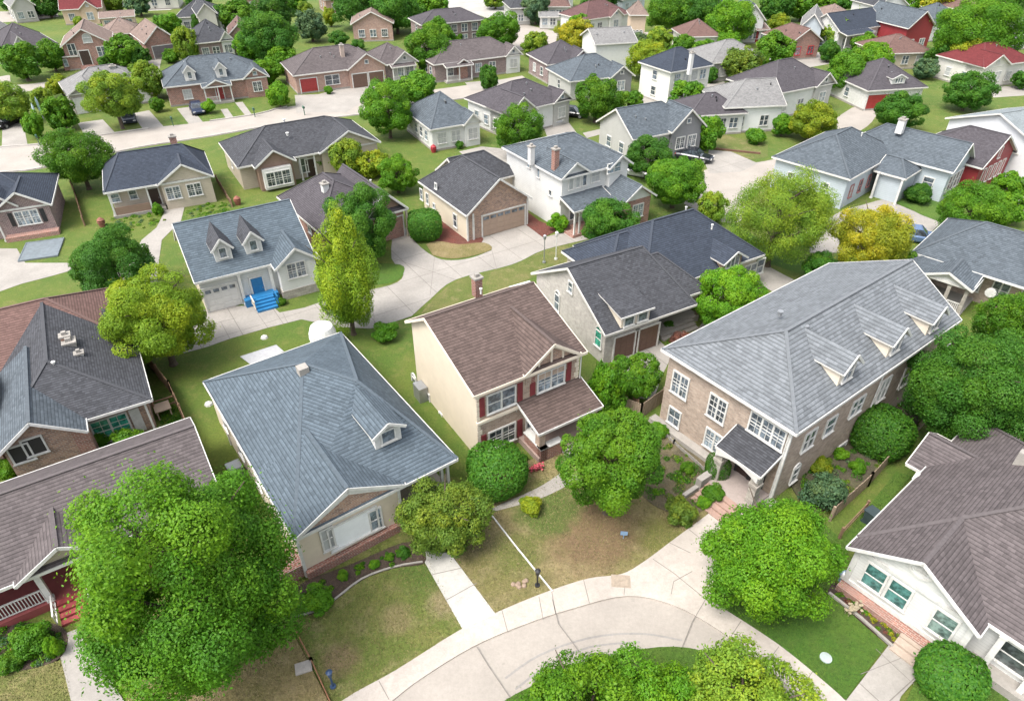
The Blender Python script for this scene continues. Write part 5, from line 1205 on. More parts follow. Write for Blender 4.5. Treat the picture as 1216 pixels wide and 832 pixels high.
# ---------------------------------------------------------------- trees and bushes
T = [
('wild',(84,526,350,850),'md','huge spreading green tree in front of the red-stepped house, bottom left',1.2),
('round',(117,318,254,434),'ly','round yellow-green tree beside the cottage driveway, left',1.2),
('round',(80,268,182,356),'dk','dark green tree behind the round yellow-green one, left',1.0),
('cone',(358,232,456,404),'ly','tall narrow light green tree on the grass by the shared drive',.6),
('round',(386,216,470,310),'dk','dense dark tree against the dark brick garage house',.8),
('round',(661,478,792,622),'md','large round maple on the straw-coloured lawn, centre',.9),
('wild',(471,562,586,660),'ol','olive-green bushy tree over the start of the pale front walk',.2),
('wild',(827,584,1001,738),'br','bright green bushy tree between the brick house walk and the right lawn',.7),
('wild',(1078,380,1240,540),'dk','large dark green tree right of the three-dormer house',1.0),
('wild',(1160,340,1240,430),'md','green tree behind the large dark one at the right edge',1.5),
('wild',(600,778,790,930),'br','bright green tree top at the bottom edge, leftmost of three',.5),
('wild',(700,770,860,930),'br','green tree top at the bottom edge, middle of three',.5),
('wild',(800,762,972,925),'lt','light yellow-green tree top at the bottom edge, rightmost of three',1.0),
('round',(824,312,914,395),'br','bright green rounded tree at the porch of the navy-roofed house',.5),
('round',(724,416,790,476),'md','small tree by the brown garage doors, right of the two-storey house',.3),
('round',(688,228,760,292),'dk','dark green tree in front of the lower brick gable wing, centre',.7),
('loose',(862,196,990,310),'lt','airy light green tree right of the navy hipped roof',1.6),
('wild',(985,234,1082,330),'go','golden yellow tree behind the three-dormer house',.9),
('round',(1040,300,1094,338),'md','green low tree at the right foot of the golden one',.4),
('wild',(1112,222,1196,276),'md','wide green tree behind the slate roof at the right edge',.8),
('round',(1180,204,1214,240),'br','small bright tree beside the red barn-sided house',.6),
('round',(764,182,842,244),'md','green tree above the navy hipped roof, near the black car',.6),
('round',(742,160,800,210),'dk','dark green tree between white two-storey house and half-timbered gable',.8),
('wild',(584,120,652,186),'md','green tree in front of the house with two parked cars, centre top',.8),
('round',(682,88,734,142),'md','round green tree before the grey porch house, upper centre',1.2),
('round',(731,108,764,142),'md','small round tree right of the round green one at the porch, upper centre',.5),
('round',(428,92,492,160),'md','round street tree left of the blue-green hipped roof',1.4),
('round',(470,82,518,124),'md','green tree directly behind the round street tree, upper centre left',.8),
('round',(446,184,496,228),'br','bright round tree right of the charcoal-mauve multi-gable house',.6),
('loose',(396,166,430,208),'lt','slender light tree in front of the multi-gable house',.4),
('loose',(424,176,460,208),'ye','yellowish small tree between slender light tree and bright round tree',.3),
('round',(369,180,394,202),'br','small bright tree at the bay window wall',.2),
('wild',(48,148,134,222),'md','wide green tree overhanging the street left of the navy bungalow',.9),
('round',(97,87,168,138),'lt','round bright tree before the two white garage doors',1.6),
('round',(480,32,542,84),'md','large round green tree behind the long brick ranch, top centre left',.8),
('round',(505,20,538,60),'md','green tree touching the purple brick two-storey house, top',.8),
('round',(566,14,618,56),'md','round tree right of the purple brick two-storey house, top',.9),
('wild',(284,12,356,74),'dk','big dark green tree left of the salmon ranch lawn, top left centre',1.2),
('round',(300,-6,350,32),'dk','dark tree at the top edge above the pink house gap, left of centre',1.2),
('round',(262,4,306,30),'md','rounded mid-green tree beside the charcoal roof, top left',1.0),
('wild',(352,12,386,46),'bl','bluish grey tree on the lawn left of the pink cottage',1.0),
('round',(352,2,372,26),'lt','light tree behind the bluish grey tree, top',.8),
('round',(384,8,398,30),'ye','little yellow tree right of the bluish grey tree, top',.6),
('wild',(392,-14,452,26),'dk','dark tree behind the pink cottage, top centre left',1.0),
('wild',(440,-12,500,34),'dk','dark tree right of the pink cottage roof',1.0),
('wild',(488,-14,534,26),'md','green tree above the purple brick two-storey house',1.0),
('round',(184,14,214,42),'md','round tree left of the white-windowed grey roof, top left',.8),
('loose',(209,32,234,70),'lt','tall light tree between wide garage gable and dark brown house',.6),
('cone',(225,16,240,42),'dk','narrow dark tree before the pale stone gable, top left',.4),
('cone',(262,34,274,60),'dk','narrow dark tree at the white gable of the dark brown house',.4),
('wild',(278,38,312,70),'md','tree covering the copper brick gable, top left',.6),
('round',(128,40,166,76),'md','round dark-green tree left of the wide garage gable',.8),
('round',(154,56,176,78),'dk','low dark tree at the foot of the wide garage gable',.4),
('wild',(46,48,74,82),'md','grey-green tree left of the tall brick gable',.6),
('round',(0,46,48,92),'md','leafy tree on the lawn at the far left edge, by the far-left street',1.4),
('round',(58,88,82,112),'ye','yellow-green small tree left of the stone house with white garages',.5),
('wild',(-20,100,34,142),'lt','light green tree at the left edge above the parked black car',.8),
('wild',(54,114,88,152),'md','green tree against the left wall of the stone house',.4),
('round',(28,132,50,162),'br','bright round shrub-like tree beside the left driveway',.3),
('loose',(42,104,62,130),'lt','light small tree above the two tall blue canopies',.4),
('round',(154,73,191,116),'lt','light tree left of the white-dormered brick bungalow',.5),
('round',(178,116,194,132),'md','green bush-tree at the corner of the white-dormered bungalow',.2),
('wild',(120,-8,146,12),'lt','light tree behind the red roof, top left',1.0),
('wild',(150,-10,178,16),'bl','dark bluish tree left of the pale car park, top left',1.0),
('wild',(40,-12,70,18),'dk','dark tree at the top left, left of the red roof',1.0),
('round',(88,20,100,34),'lt','small bright tree against the salmon house, top left',.4),
('round',(302,68,334,98),'br','bright green tree right of the white-dormered bungalow',.5),
('round',(318,96,342,126),'br','round green tree at the street before the pink ranch',.4),
('round',(392,40,412,52),'dk','dark shrub tree below the pink cottage',.2),
('round',(569,78,590,106),'dk','dense dark rounded tree before the long brick ranch porch',.2),
('round',(620,-10,652,26),'bl','bluish-green tree above the white outbuilding, top centre',.9),
('round',(648,4,664,20),'md','small tree right of the bluish-green one, top centre',.5),
('wild',(658,24,708,58),'go','golden round tree behind the charcoal hipped roof, top centre',.6),
('round',(676,18,700,38),'br','green tree behind the golden round tree, top centre',.6),
('wild',(690,40,716,62),'br','green tree at the right foot of the golden round tree',.3),
('wild',(620,38,650,64),'lt','pale green small tree by the far road bend, top centre',.4),
('wild',(690,-14,738,8),'dk','dark tree beyond the dark red roof, top centre',1.0),
('wild',(768,-8,818,36),'md','large tree right of the turret house',.9),
('wild',(806,-8,860,34),'dk','bluish dark tree in the big group right of the turret',1.0),
('wild',(838,2,898,52),'br','bright broad tree at the right end of the big group, top right of centre',.8),
('wild',(800,4,838,32),'md','tree in the middle of the big group right of the turret',.8),
('loose',(748,40,770,60),'bl','grey-green small tree beside the plain white gabled house',.3),
('wild',(744,50,796,92),'ye','yellow-green tree between plain white gabled house and navy-roofed white house',.5),
('wild',(768,36,800,58),'lt','light green tree below the big group, behind the yellow-green one',.4),
('wild',(796,44,826,66),'md','tree behind the navy roof with the white chimney',.4),
('round',(822,50,850,70),'md','small round tree right of the white chimney',.3),
('wild',(860,56,908,98),'ol','pale olive tree before the grey-roofed ranch',.8),
('round',(896,58,912,90),'md','round tree right of the pale olive tree',.6),
('round',(838,80,852,98),'dk','clipped upright tree at the right corner of the white two-storey house',.1),
('round',(797,97,836,130),'md','round green tree right of the blue car',.6),
('round',(824,134,858,176),'md','green tree at the right side of the half-timbered gable',.5),
('round',(902,36,942,78),'md','round green tree left of the red-windowed small house',.6),
('round',(914,19,938,36),'ye','round yellow-green bush-tree on the far lot, top right',.2),
('wild',(902,-12,942,24),'dk','dark tree at the top edge, right of centre',1.0),
('wild',(936,-12,972,22),'md','mid-green tree at the top edge, right of the dark one',1.0),
('wild',(962,-10,992,22),'br','green tree at the top edge before the long tan house',.8),
('round',(990,-10,1014,12),'dk','dark round tree at the top edge behind the long tan house',.8),
('wild',(1018,2,1044,24),'lt','light green tree left of the white and slate gable, top right',.6),
('wild',(968,24,1004,50),'lt','light tree left of the white porch house',.4),
('round',(974,46,996,72),'dk','blue-green round tree at the driveway below the porch house',.3),
('round',(980,58,1038,112),'md','large round tree left of the red garage door house',.8),
('round',(1008,54,1058,86),'br','bright tree between porch house and red garage door house',.4),
('round',(937,121,994,164),'ye','round yellow-green tree on the lawn above the long blue house',.5),
('round',(918,134,944,160),'md','green tree left of the round yellow-green one',.3),
('round',(1056,33,1078,52),'ye','yellow-green bush-tree beside the low tan house',.3),
('wild',(1108,4,1214,68),'md','biggest tree of the top right, behind the red-roofed house',1.0),
('wild',(1104,52,1142,82),'dk','dark tree at the left foot of the biggest top right tree',.4),
('wild',(1126,50,1180,86),'ye','yellow-green tree in front of the biggest top right tree',.5),
('wild',(1124,82,1180,130),'dk','dark green tree right of the red garage door house',.6),
('round',(1040,110,1098,152),'dk','dark round tree in front of the red garage door',.5),
('wild',(1110,28,1134,42),'go','orange-yellow shrub tree beside the barn-like house',.2),
('wild',(1096,-6,1140,8),'go','row of orange-leaved tree at the top right edge',.5),
('wild',(1066,-8,1094,12),'br','bright green tree at the top edge right of the slate gable',.5),
('wild',(1140,-10,1160,8),'md','small green tree at the top right edge beside the orange leaves',.5),
('round',(1205,82,1230,104),'dk','dark tree at the right edge before the red-roofed house',.4),
('wild',(1176,232,1216,262),'md','green shrubby tree at the right edge drive',.3),
('loose',(938,226,984,262),'lt','small light tree between airy tree and golden tree',.4),
('loose',(832,228,862,262),'lt','thin young tree beside the court, above the navy roof',.3),
('wild',(700,430,744,500),'md','leafy hedge tree along the right wall of the two-storey house',.1),
('round',(950,306,1000,334),'dk','dark low tree behind the ridge of the three-dormer house',.1),
('round',(318,56,352,84),'br','bright green tree at the left end of the pink ranch',.3),
('round',(118,67,136,80),'dk','low dark bush-tree at the right of the tall brick gable',.1),
('wild',(194,58,212,74),'md','green bush-tree before the dark brown brick house, left',.1),
('wild',(246,6,272,30),'dk','dark tree behind the pale stone gable, top left',.8),
('round',(470,-8,500,18),'md','tree at the top edge behind the dark one right of the cottage',.9),
('wild',(540,58,566,76),'md','low green tree behind the long brick ranch roof',.3),
('wild',(852,38,880,62),'br','green tree at the foot of the big group right end',.2),
('wild',(722,44,744,60),'lt','light bush-tree beyond the plain white gabled house',.1),
('round',(872,98,886,110),'dk','small dark tree near the silver-blue car',.1),
('wild',(1150,66,1180,92),'md','green tree left of the bright red roof',.2),
('wild',(1086,70,1112,92),'bl','bluish small tree behind the red garage door house',.2),
('wild',(1014,20,1040,36),'md','green bush-tree left of the low tan house',.2),
('wild',(0,-10,30,8),'dk','dark tree at the very top left corner',.6),
('wild',(574,-14,602,6),'lt','light tree at the top edge by the pale paving',.5),
('wild',(330,-12,360,8),'md','tree in the top edge row left of the bluish grey tree',.6),
('wild',(220,-14,250,4),'dk','dark tree at the top edge beyond the pale car park',.6),
('wild',(1180,-6,1216,14),'dk','dark tree in the top right corner',.6),
('wild',(536,40,552,54),'md','green bush-tree at the right of the green bin',.1),
]
for t in T: tree(t[0], t[1], t[2], t[3], trunk=t[4])
S = [
('hedge',(551,527,628,590),'dk','large clipped oval hedge before the two-storey brown-roofed house'),
('hedge',(1090,763,1170,840),'dk','clipped round bush at the walk of the white front house'),
('hedge',(1014,480,1083,546),'dk','clipped dark rounded bush beside the three-dormer house'),
('hedge',(482,248,527,286),'dk','clipped round bush in the red mulch bed'),
('hedge',(837,536,868,574),'dk','small clipped bush left of the arched entrance'),
('shrub',(648,250,680,276),'br','bush at the left wall of the white two-storey house'),
('shrub',(180,240,194,256),'br','small bush by the navy bungalow porch'),
('shrub',(316,97,340,125),'br','round bush at the end of the white-dormered bungalow'),
('shrub',(384,100,396,113),'md','small bush between the two garage wings of the pink ranch'),
('shrub',(237,116,258,137),'br','round bush right of the dark blue parked car'),
('shrub',(357,695,398,728),'br','leafy shrub at the left end of the mulch bed'),
('shrub',(398,676,416,690),'br','small plant in the mulch bed, second from its left end'),
('shrub',(436,663,452,676),'br','small plant in the middle of the mulch bed'),
('shrub',(456,654,470,668),'md','dark little plant toward the walk end of the mulch bed'),
('shrub',(470,648,488,664),'dk','blue-green plant at the walk end of the mulch bed'),
('shrub',(612,588,648,610),'ye','yellow-flowered low bush on the lawn by the walk'),
('shrub',(826,586,846,606),'br','round bright plant at the foot of the entrance steps'),
('shrub',(785,596,832,617),'ol','low edging shrub along the garden bed'),
('shrub',(832,572,862,598),'md','leafy shrub left of the entrance steps'),
('shrub',(944,560,1008,606),'bl','large blue-green shrub right of the arched porch'),
('shrub',(958,538,990,564),'ye','yellowish shrub at the side wall of the three-dormer house'),
('shrub',(988,530,1010,548),'br','bright small shrub right of the yellowish one'),
('shrub',(1008,546,1030,562),'br','low green plant in the side bed near the retaining wall'),
('shrub',(806,548,828,564),'md','small shrub in the middle of the garden bed'),
('shrub',(770,500,796,520),'md','shrub at the retaining edge of the garden bed'),
('shrub',(-4,770,30,800),'md','shrub at the left end of the porch flower bed'),
('shrub',(10,748,60,772),'md','leafy plants below the white porch railing'),
('shrub',(52,752,76,784),'br','bright plant at the right end of the porch flower bed'),
('shrub',(-6,540,26,572),'br','shrub at the left corner of the brick front gable'),
('shrub',(20,548,42,568),'go','orange-yellow shrub below the two dark windows'),
('shrub',(99,508,130,536),'md','shrub beside the brick pillar'),
('shrub',(128,514,176,530),'md','low plants below the green window'),
('shrub',(327,352,341,363),'md','little round bush right of the blue steps'),
('shrub',(345,340,357,348),'dk','tiny dark shrub under the cottage grid window'),
('shrub',(440,386,474,402),'md','low hedge by the shared drive behind the two-storey house'),
('shrub',(1055,208,1076,224),'dk','dark round bush at the long blue house, leftmost of two'),
('shrub',(1074,218,1110,240),'dk','dark round bush at the long blue house, rightmost of two'),
('shrub',(786,378,802,394),'dk','round dark plant at the porch steps beside the brown garage'),
('shrub',(794,394,820,410),'re','reddish shrub at the brown garage drive'),
('shrub',(490,590,512,604),'dk','dark plant at the wall under the porch of the bungalow'),
('shrub',(884,150,912,172),'md','low hedge beside the round yellow-green tree'),
('shrub',(540,166,552,178),'dk','little conical bush at the blue-green roofed bungalow'),
('shrub',(416,48,434,58),'dk','dark bush on the lawn in front of the pink cottage'),
('shrub',(612,538,628,548),'dk','small dark shrub under the lower grid window'),
('shrub',(136,350,160,372),'md','leafy shrub between the dark tree and the round yellow-green one'),
('shrub',(1008,46,1044,58),'md','low wide hedge before the white porch house'),
('shrub',(1044,44,1052,56),'go','orange flowering bush at the white porch house'),
]
for t in S: tree(t[0], t[1], t[2], t[3], trunk=0, leaf=.13)
planting('bed_plants','mixed low plants in the garden bed left of the arched entrance',[(760,515),(790,518),(845,560),(850,590),(822,612),(790,604),(765,585)],60,.12,['md','br','ol','dk'],.3,1)
planting('bed_plants','mixed shrubs and ground cover in the side bed of the three-dormer house',[(940,565),(1000,505),(1085,475),(1078,518),(1010,585),(965,608)],90,.12,['md','dk','bl','ol'],.3,2)
planting('bed_plants','mixed plants in the flower bed below the white porch railing',[(-20,750),(40,740),(74,746),(78,765),(60,784),(0,798)],70,.12,['md','dk','bl','br'],.35,3)
planting('bed_plants','small sparse plants in the mulch bed of the bungalow',[(355,705),(420,670),(478,648),(498,652),(468,672),(430,686),(380,720)],22,.12,['md','br','dk'],.2,4,.15)
planting('bed_plants','low plants in the bed along the white front house',[(984,700),(992,694),(1080,752),(1064,764)],40,.12,['ol','go','re','md'],.22,5,.16)
planting('bed_plants','low plants around the porch of the navy bungalow',[(122,262),(190,252),(196,262),(150,278),(126,272)],50,.0,['ol','md','br','bl'],.3,6)
planting('bed_plants','mixed garden plants right of the navy bungalow',[(222,252),(256,238),(290,248),(284,262),(240,266)],60,.0,['ol','br','bl','md'],.3,7)
planting('bed_plants','plants and rocks beside the brown garage drive',[(788,392),(812,386),(826,400),(808,414),(794,410)],40,.0,['re','md','br'],.3,8)
planting('bed_plants','ground cover by the wooden fence of the brick house',[(186,470),(214,486),(222,520),(196,512)],60,.0,['ol','md','dk'],.3,9)
# ---------------------------------------------------------------- vehicles
def car(px, py, ang, col, label, kind='sedan', name='parked_car'):
    p = P(px, py, 0); e = empty(name, (p.x, p.y, .0), R(ang), label, 'car', 'cars parked by the houses')
    L, Wd = 4.6, 1.82; m = MB(); mat = plain(col, .22, .08, 1, .2, 'car_paint')
    suv = kind != 'sedan'; hb = .95 if suv else .86; ht = 1.7 if suv else 1.44
    # body sections along x: (x, halfwidth, z bottom, z top)
    sec = [(-2.3,.74,.42,.68),(-2.2,.85,.25,.82+(.12 if suv else 0)),(-1.5,.9,.2,hb+.02),(-.6,.91,.19,hb),(.6,.91,.19,hb-.02),(1.4,.9,.2,hb-.06),(2.05,.84,.24,.72+(.1 if suv else 0)),(2.3,.72,.38,.6)]
    rings = []
    for x, w, a, b in sec: rings.append([(x,-w*.93,a),(x,-w,a+.15),(x,-w,b-.14),(x,-w*.86,b),(x,w*.86,b),(x,w,b-.14),(x,w,a+.15),(x,w*.93,a)])
    for i in range(len(rings)-1):
        for k in range(8):
            l = (k+1) % 8; m.face([rings[i][k],rings[i][l],rings[i+1][l],rings[i+1][k]][::-1], 0, True)
    m.face(rings[0]); m.face(rings[-1][::-1]); b = m.build('body', mat, e)
    g = MB(); x0, x1 = (-2.1,.95) if suv else (-1.65,1.0); r0, r1 = (-1.85,.25) if suv else (-.95,.3)
    lo_ = [(x0,-.8,hb-.03),(x1,-.8,hb-.05),(x1,.8,hb-.05),(x0,.8,hb-.03)]; hi_ = [(r0,-.62,ht-.05),(r1,-.62,ht-.04),(r1,.62,ht-.04),(r0,.62,ht-.05)]
    g.hexa(lo_, hi_); g.build('windows', glass((.02,.025,.03)), e)
    r = MB(); r.hexa([(r0-.04,-.64,ht-.06),(r1+.04,-.64,ht-.05),(r1+.04,.64,ht-.05),(r0-.04,.64,ht-.06)],[(r0+.1,-.54,ht),(r1-.1,-.54,ht),(r1-.1,.54,ht),(r0+.1,.54,ht)])
    for sx, sy in ((0,-1),(0,1)):
        r.bar((x0+.05,sy*.79,hb-.02),(r0,sy*.62,ht-.04),.07,.07); r.bar((x1-.05,sy*.79,hb-.04),(r1,sy*.62,ht-.04),.07,.07); r.bar((-.3,sy*.8,hb-.03),(-.3,sy*.63,ht-.04),.07,.06)
    r.build('roof_panel', mat, e)
    for x in (-1.42,1.42):
        for y in (-.84,.84):
            w = MB(); w.tube([(x,y-.11,.33),(x,y+.11,.33)], .33, 14); t = w.build('wheel', m_black, e)
            w = MB(); s_ = 1 if y > 0 else -1; w.tube([(x,y+s_*.09,.33),(x,y+s_*.125,.33)], .2, 10); w.build('rim', m_metal, t)
    for y in (-.62,.62):
        w = MB(); w.box(2.2,2.3,y-.17,y+.17,.56,.68); w.build('headlight', m_white, e)
        w = MB(); w.box(-2.31,-2.2,y-.15,y+.15,.62,.76); w.build('taillight', plain((.35,.02,.02),.3), e)
    m = MB(); m.box(-.0,.0+.01,-1.0,-.91,hb-.0,hb+.1); m.box(.7,.85,-1.02,-.88,hb-.02,hb+.12); m.box(.7,.85,.88,1.02,hb-.02,hb+.12); m.build('mirror', mat, e)
    return e
car(235,133,-62,(.025,.035,.07),'dark blue car on the short driveway of the white-dormered bungalow')
car(154,144,-62,(.035,.04,.055),'small dark car parked under the round bright tree','suv')
car(10,149,-95,(.012,.01,.014),'black car on the driveway at the far left edge')
car(824,190,-28,(.02,.022,.03),'long black car in front of the half-timbered gable')
car(789,112,-25,(.015,.12,.30),'bright blue car beside the grey porch house','suv')
car(654,144,-60,(.45,.46,.48),'silver car on the drive between two gables, centre top')
car(650,135,-60,(.40,.42,.44),'pale grey car parked behind the silver one','suv')
car(679,138,-20,(.02,.02,.022),'black car right of the silver cars, near the round green tree')
car(886,98,-10,(.42,.45,.5),'silver-blue car under the pale olive tree')
car(965,58,-20,(.05,.06,.08),'dark car beside the red-windowed small house','suv')
car(57,19,5,(.45,.47,.46),'light silver car on the far street, top left')
car(146,9,8,(.45,.46,.5),'pale car behind the bushes right of the red roof, top left')
car(183,10,-40,(.10,.09,.10),'dark car in the pale car park, top left')
car(12,8,-80,(.05,.10,.18),'dark blue pickup-like car in the top left corner','suv')
car(1086,285,-20,(.10,.16,.28),'blue car behind the slate roof corner, right')
car(613,256-6,-30,(.5,.5,.5),'white car glimpsed behind the trees above the navy roof','sedan').location = tuple(P(757,208,0))
# ---------------------------------------------------------------- small things
def single(name, label, cat, px, z, fn, mat, ang=33):
    p = P(px[0], px[1], 0); m = MB(); fn(m); o = m.build(name, mat, None, (p.x, p.y, z), R(ang)); return tag(o, label, cat)
def fence(name, label, px, hgt, mat, rail=False, post=2.4):
    pts = [P(x, y, 0) for x, y in px]; e = empty(name, tuple(pts[0]), 0, label, 'fence'); o = pts[0]
    m = MB()
    pm = []
    for i in range(len(pts)-1):
        a, b = pts[i]-o, pts[i+1]-o; L = (b-a).length; d_ = (b-a).normalized(); n = max(1, int(L/post))
        if rail:
            for z in (hgt*.45, hgt*.9): m.bar(a+Vector((0,0,z)), b+Vector((0,0,z)), .05, .1)
        else:
            k = int(L/.16)
            for j in range(k):
                c = a+d_*(j+.5)*L/k; hh = hgt+rng.uniform(-.02,.02); q = d_*.07; nn = Vector((-d_.y, d_.x, 0))*.012*(1 if j % 2 else 2)
                m.hexa([tuple(c-q-nn),tuple(c+q-nn),tuple(c+q+nn),tuple(c-q+nn)],[(*(c-q-nn).xy,hh),(*(c+q-nn).xy,hh),(*(c+q+nn).xy,hh),(*(c-q+nn).xy,hh)])
        for j in range(n+1): pm.append(a+d_*L*j/n)
    m.build('boards' if not rail else 'rail', mat, e)
    for c in pm:
        k = MB(); k.box(c.x-.06,c.x+.06,c.y-.06,c.y+.06,-.05,hgt+.1); k.build('fence_post', mat, e)
    return e
fence('wooden_fence','weathered wooden fence running down beside the brown and blue roofed brick house',[(176,432),(206,470),(232,528),(262,592)],1.3,m_wood)
fence('wooden_fence','short wooden fence crossing between the brick house corner and the long fence',[(186,492),(212,484)],1.2,m_wood,True)
fence('wooden_fence','brown fence between the dark red brick house and the navy bungalow',[(83,214),(92,238),(101,268)],1.0,m_wood)
fence('retaining_wall','tan timber wall running up beside the three-dormer house side bed',[(985,618),(1030,577),(1082,520),(1110,490)],1.1,plain((.33,.25,.18),.85,.3,3))
fence('wooden_fence','low tan fence closing the gap left of the three-dormer house',[(742,490),(760,497),(786,478)],1.3,plain((.33,.25,.18),.85,.3,3))
fence('wooden_fence','plank fence behind the right wall hedge of the two-storey house',[(716,452),(756,490)],1.1,m_wood)
fence('wooden_fence','fence along the right side of the navy bungalow',[(258,216),(276,246)],.8,m_wood)
fence('wooden_fence','dark rail fence left of the white front house, below the bins',[(996,640),(1026,608)],.9,m_wood,True)
fence('garden_wall','low wall edging at the garden bed left of the three-dormer house',[(776,505),(800,528),(836,560)],.35,m_conc,False)
o = fence('log_rail','long brown log rail down the left edge of the front lawn',[(349,746),(370,785),(394,838)],.22,plain((.26,.12,.06),.8,.4,3),True,3)
k = MB(); strip('', [(584,612),(612,648),(638,680),(656,702)], .07, .08, .17, None, mb=k, z=.1); tag(k.build('lawn_edging', m_white), 'thin white edging line crossing the lawn to the sidewalk', 'edging')
k = MB(); strip('', smooth([(350,732),(372,726),(398,711),(430,687),(468,673),(502,667)],3), .10, .08, .17, None, mb=k, z=.1); tag(k.build('bed_border', m_conc), 'curved stone border of the mulch bed in front of the bungalow', 'border')
k = MB(); strip('', [(984,704),(1022,734),(1060,768)], .14, .08, .22, None, mb=k, z=.1); tag(k.build('bed_border', m_conc), 'straight pale border of the bed before the white front house', 'border')
def barrel(m):
    m.tube([(0,0,0),(0,0,.12),(0,0,1.7),(0,0,2.0),(0,0,2.1)],[.85,.95,.98,.8,.35],20)
    for z in (.5,1.0,1.5): m.tube([(0,0,z),(0,0,z+.05)],1.0,20)
o = single('water_tank','round white ribbed tank standing behind the blue-grey hipped roof','tank',(380,418),0,barrel,plain((.66,.66,.62),.5,.3,3)); p = P(381,386,3.5); o.location = (p.x, p.y, 0); o.scale = (1.0,1.0,1.7)
def lamp(m):
    m.tube([(0,0,0),(0,0,.08)],.14,10); m.tube([(0,0,.05),(0,0,1.0)],.05,8); m.tube([(0,0,.95),(0,0,1.25)],[.10,.13],8); m.tube([(0,0,1.25),(0,0,1.35)],[.16,.03],8)
single('garden_lamp','short dark post lamp at the end of the white lawn edging','lamp',(638,696),.085,lamp,m_black)
single('marker_post','dark blue marker post on the front lawn corner near the log rail','post',(396,816),.085,lamp,plain((.03,.06,.13),.4))
def plate(w, d_, hh):
    def f(m):
        m.box(-w/2,w/2,-d_/2,d_/2,0,hh); m.box(-w*.4,w*.4,-d_*.4,d_*.4,hh,hh+.02); m.box(-w*.1,w*.1,-.04,.04,hh+.02,hh+.04)
    return f
single('utility_cover','square tan utility cover set in the sidewalk','cover',(737,691),.10,plate(1.0,.75,.015),plain((.33,.27,.21),.9,.3,5),-5)
single('meter_cover','pale stone meter cover beside the brown log rail','cover',(361,794),.085,plate(.75,.55,.12),m_conc,20)
def disc(m): m.tube([(0,0,0),(0,0,.05)],.28,20); m.tube([(0,0,.05),(0,0,.08)],[.24,.16],20)
single('manhole_lid','small round pale lid in the bright green lawn','cover',(980,782),.085,disc,plain((.36,.42,.40),.7))
def sign(m): m.box(-.02,.02,-.02,.02,0,.5); m.box(-.2,.2,-.03,-.02,.3,.62)
single('yard_sign','small pale blue yard sign under the round maple','sign',(740,640),.085,sign,plain((.25,.38,.55),.5),-5)
def stonef(m):
    r_ = random.Random(3)
    for i in range(7): x, y = r_.uniform(-.35,.35), r_.uniform(-.25,.25); m.tube([(x,y,0),(x,y,.08),(x,y,.14)],[.14,.12,.03],7)
single('stone_pile','little pile of tan stones on the straw lawn near the sidewalk','stones',(618,694),.085,stonef,plain((.30,.22,.16),.9,.3,5))
def wbin(m):
    m.hexa([(-.26,-.3,.1),(.26,-.3,.1),(.26,.3,.1),(-.26,.3,.1)],[(-.33,-.38,.98),(.33,-.38,.98),(.33,.38,.98),(-.33,.38,.98)])
    m.box(-.36,.36,-.42,.4,.98,1.05); m.tube([(-.3,.3,.13),(.3,.3,.13)],.13,10); m.tube([(-.25,.45,.95),(.25,.45,.95)],.03,6)
single('wheelie_bin','dark wheeled bin with teal lid beside the white front house','bin',(1032,622),0,wbin,plain((.04,.06,.065),.5))
single('wheelie_bin','green bin outside the purple brick two-storey house, top','bin',(545,48),0,wbin,plain((.02,.09,.07),.5))
def globe(m): m.tube([(0,0,0),(0,0,.35)],[.14,.1],10); m.tube([(0,0,.35),(0,0,.5),(0,0,.68),(0,0,.78)],[.08,.22,.2,.05],12)
single('gazing_ball','pale blue garden ball at the corner of the white front house','ornament',(998,690),.085,globe,plain((.30,.40,.5),.15))
def flower(m):
    r_ = random.Random(8)
    for i in range(40):
        a, q = r_.uniform(0,6.28), r_.uniform(0,.55); x, y, z = math.cos(a)*q, math.sin(a)*q*.6, r_.uniform(.2,.5)
        m.tube([(x,y,0),(x,y,z)],.012,4); m.tube([(x,y,z),(x,y,z+.03),(x,y,z+.07)],[.03,.09,.04],6)
single('flowers','bright red flowers in the porch flower bed','flowers',(32,773),.1,flower,plain((.60,.02,.04),.5))
single('flowers','pink and red flowers at the porch wall of the two-storey house','flowers',(637,560),.02,flower,plain((.42,.06,.08),.5))
single('flowers','cream flowers in the bed of the white front house','flowers',(1012,728),.1,flower,plain((.36,.30,.20),.7))
def kayak(m): m.tube([(-1.3,0,.15),(-1.0,0,.18),(0,0,.22),(1.0,0,.18),(1.3,0,.15)],[.03,.22,.3,.22,.03],12)
single('kayak','turquoise kayak lying by the hedge right of the two-storey house','kayak',(730,462),.1,kayak,plain((.03,.25,.33),.35),-50)
def boulder(m): m.tube([(0,0,0),(0,0,.14),(0,0,.25)],[.3,.25,.08],7)
single('garden_stone','white stone on the back lawn near the concrete pad','stone',(314,401),0,boulder,m_white)
single('garden_stone','white stone on the back lawn by the wooden fence','stone',(248,480),0,boulder,m_white)
def umb(m):
    m.tube([(0,0,0),(0,0,2.2)],.03,6); m.tube([(0,0,.9),(0,0,1.2),(0,0,2.6),(0,0,3.2)],[.08,.2,.16,.03],10)
single('folded_umbrella','tall folded pale blue parasol beside the left driveway hedge, left one','parasol',(48,150),0,umb,plain((.42,.52,.56),.6))
single('folded_umbrella','tall folded pale blue parasol beside the left driveway hedge, right one','parasol',(52,142),0,umb,plain((.36,.48,.52),.6))
def mat_(m): m.box(-2.0,2.0,-2.4,2.4,.05,.1); m.box(-2.1,2.1,-2.5,-2.4,0,.14); m.box(-2.1,2.1,2.4,2.5,0,.14); m.box(-2.1,-2.0,-2.4,2.4,0,.14); m.box(2.0,2.1,-2.4,2.4,0,.14)
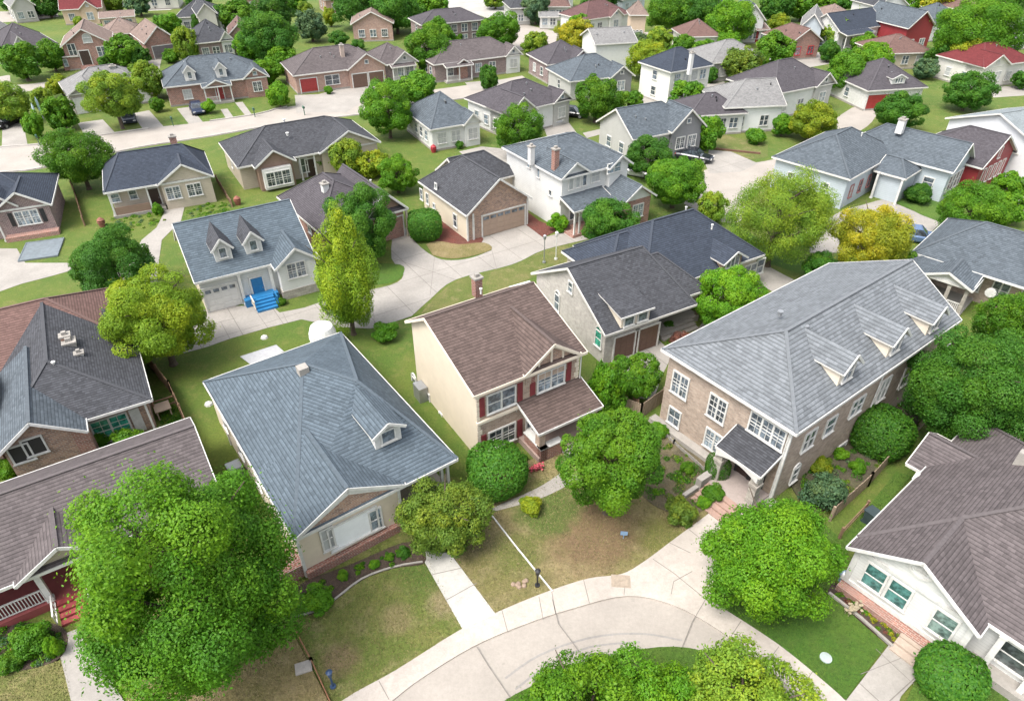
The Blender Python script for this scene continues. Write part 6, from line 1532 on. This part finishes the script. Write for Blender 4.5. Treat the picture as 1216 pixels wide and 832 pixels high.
single('pool_cover','square grey-blue covered pool in front of the dark red brick house','pool cover',(50,297),.02,mat_,plain((.17,.20,.22),.6,.35,2),20).scale=(.8,.8,1)
def pot(m): m.tube([(0,0,0),(0,0,.5),(0,0,.55)],[.25,.38,.4],12); m.tube([(0,0,.5),(0,0,.75),(0,0,1.0)],[.3,.38,.1],9)
single('flower_pot','orange-red planter left of the navy bungalow path','pot',(122,269),0,pot,plain((.22,.09,.06),.8))
single('flower_pot','orange-red planter behind the roof of the blue-stepped cottage','pot',(283,243),0,pot,plain((.24,.09,.06),.8))
single('flower_pot','red barrel planter at the corner of the blue-green roofed bungalow','pot',(515,181),0,pot,plain((.35,.03,.04),.7))
def lampp(m): m.tube([(0,0,0),(0,0,.15)],.16,8); m.tube([(0,0,.1),(0,0,2.4)],.045,8); m.tube([(0,0,2.4),(0,0,2.5),(0,0,2.8),(0,0,2.92)],[.06,.14,.17,.03],8)
single('lamp_post','thin pale lamp post on the lawn by the shared drive','lamp',(646,312),0,lampp,m_metal)
single('lamp_post','thin pole on the lawn in front of the court, centre','lamp',(660,308),0,lampp,m_white)
def mailb(m): m.box(-.05,.05,-.05,.05,0,1.0); m.box(-.12,.12,-.25,.25,1.0,1.22); m.tube([(0,-.25,1.22),(0,.25,1.22)],.12,10)
for q, l in (((206,150),'mailbox at the kerb of the stone house with white garages'),((303,139),'mailbox at the kerb right of the white-dormered bungalow'),((362,137),'green mailbox at the kerb before the pink ranch'),((47,172),'mailbox at the kerb of the far left driveway')):
    single('mailbox', l, 'mailbox', q, 0, mailb, plain((.05,.12,.08),.5))
def logm(m): m.bar((-3.2,0,.12),(3.2,0,.12),.22,.22)
single('landscape_log','dark brown log border on the lawn before the white porch-roofed house','log',(872,180),0,logm,plain((.15,.08,.05),.9,.3,3),-18)
def table(m): m.box(-.5,.5,-.5,.5,.68,.74); [m.box(x-.04,x+.04,y-.04,y+.04,0,.68) for x in (-.4,.4) for y in (-.4,.4)]
single('patio_table','pale table on the deck beside the wooden fence, left','table',(196,492),0,table,plain((.45,.34,.25),.7))
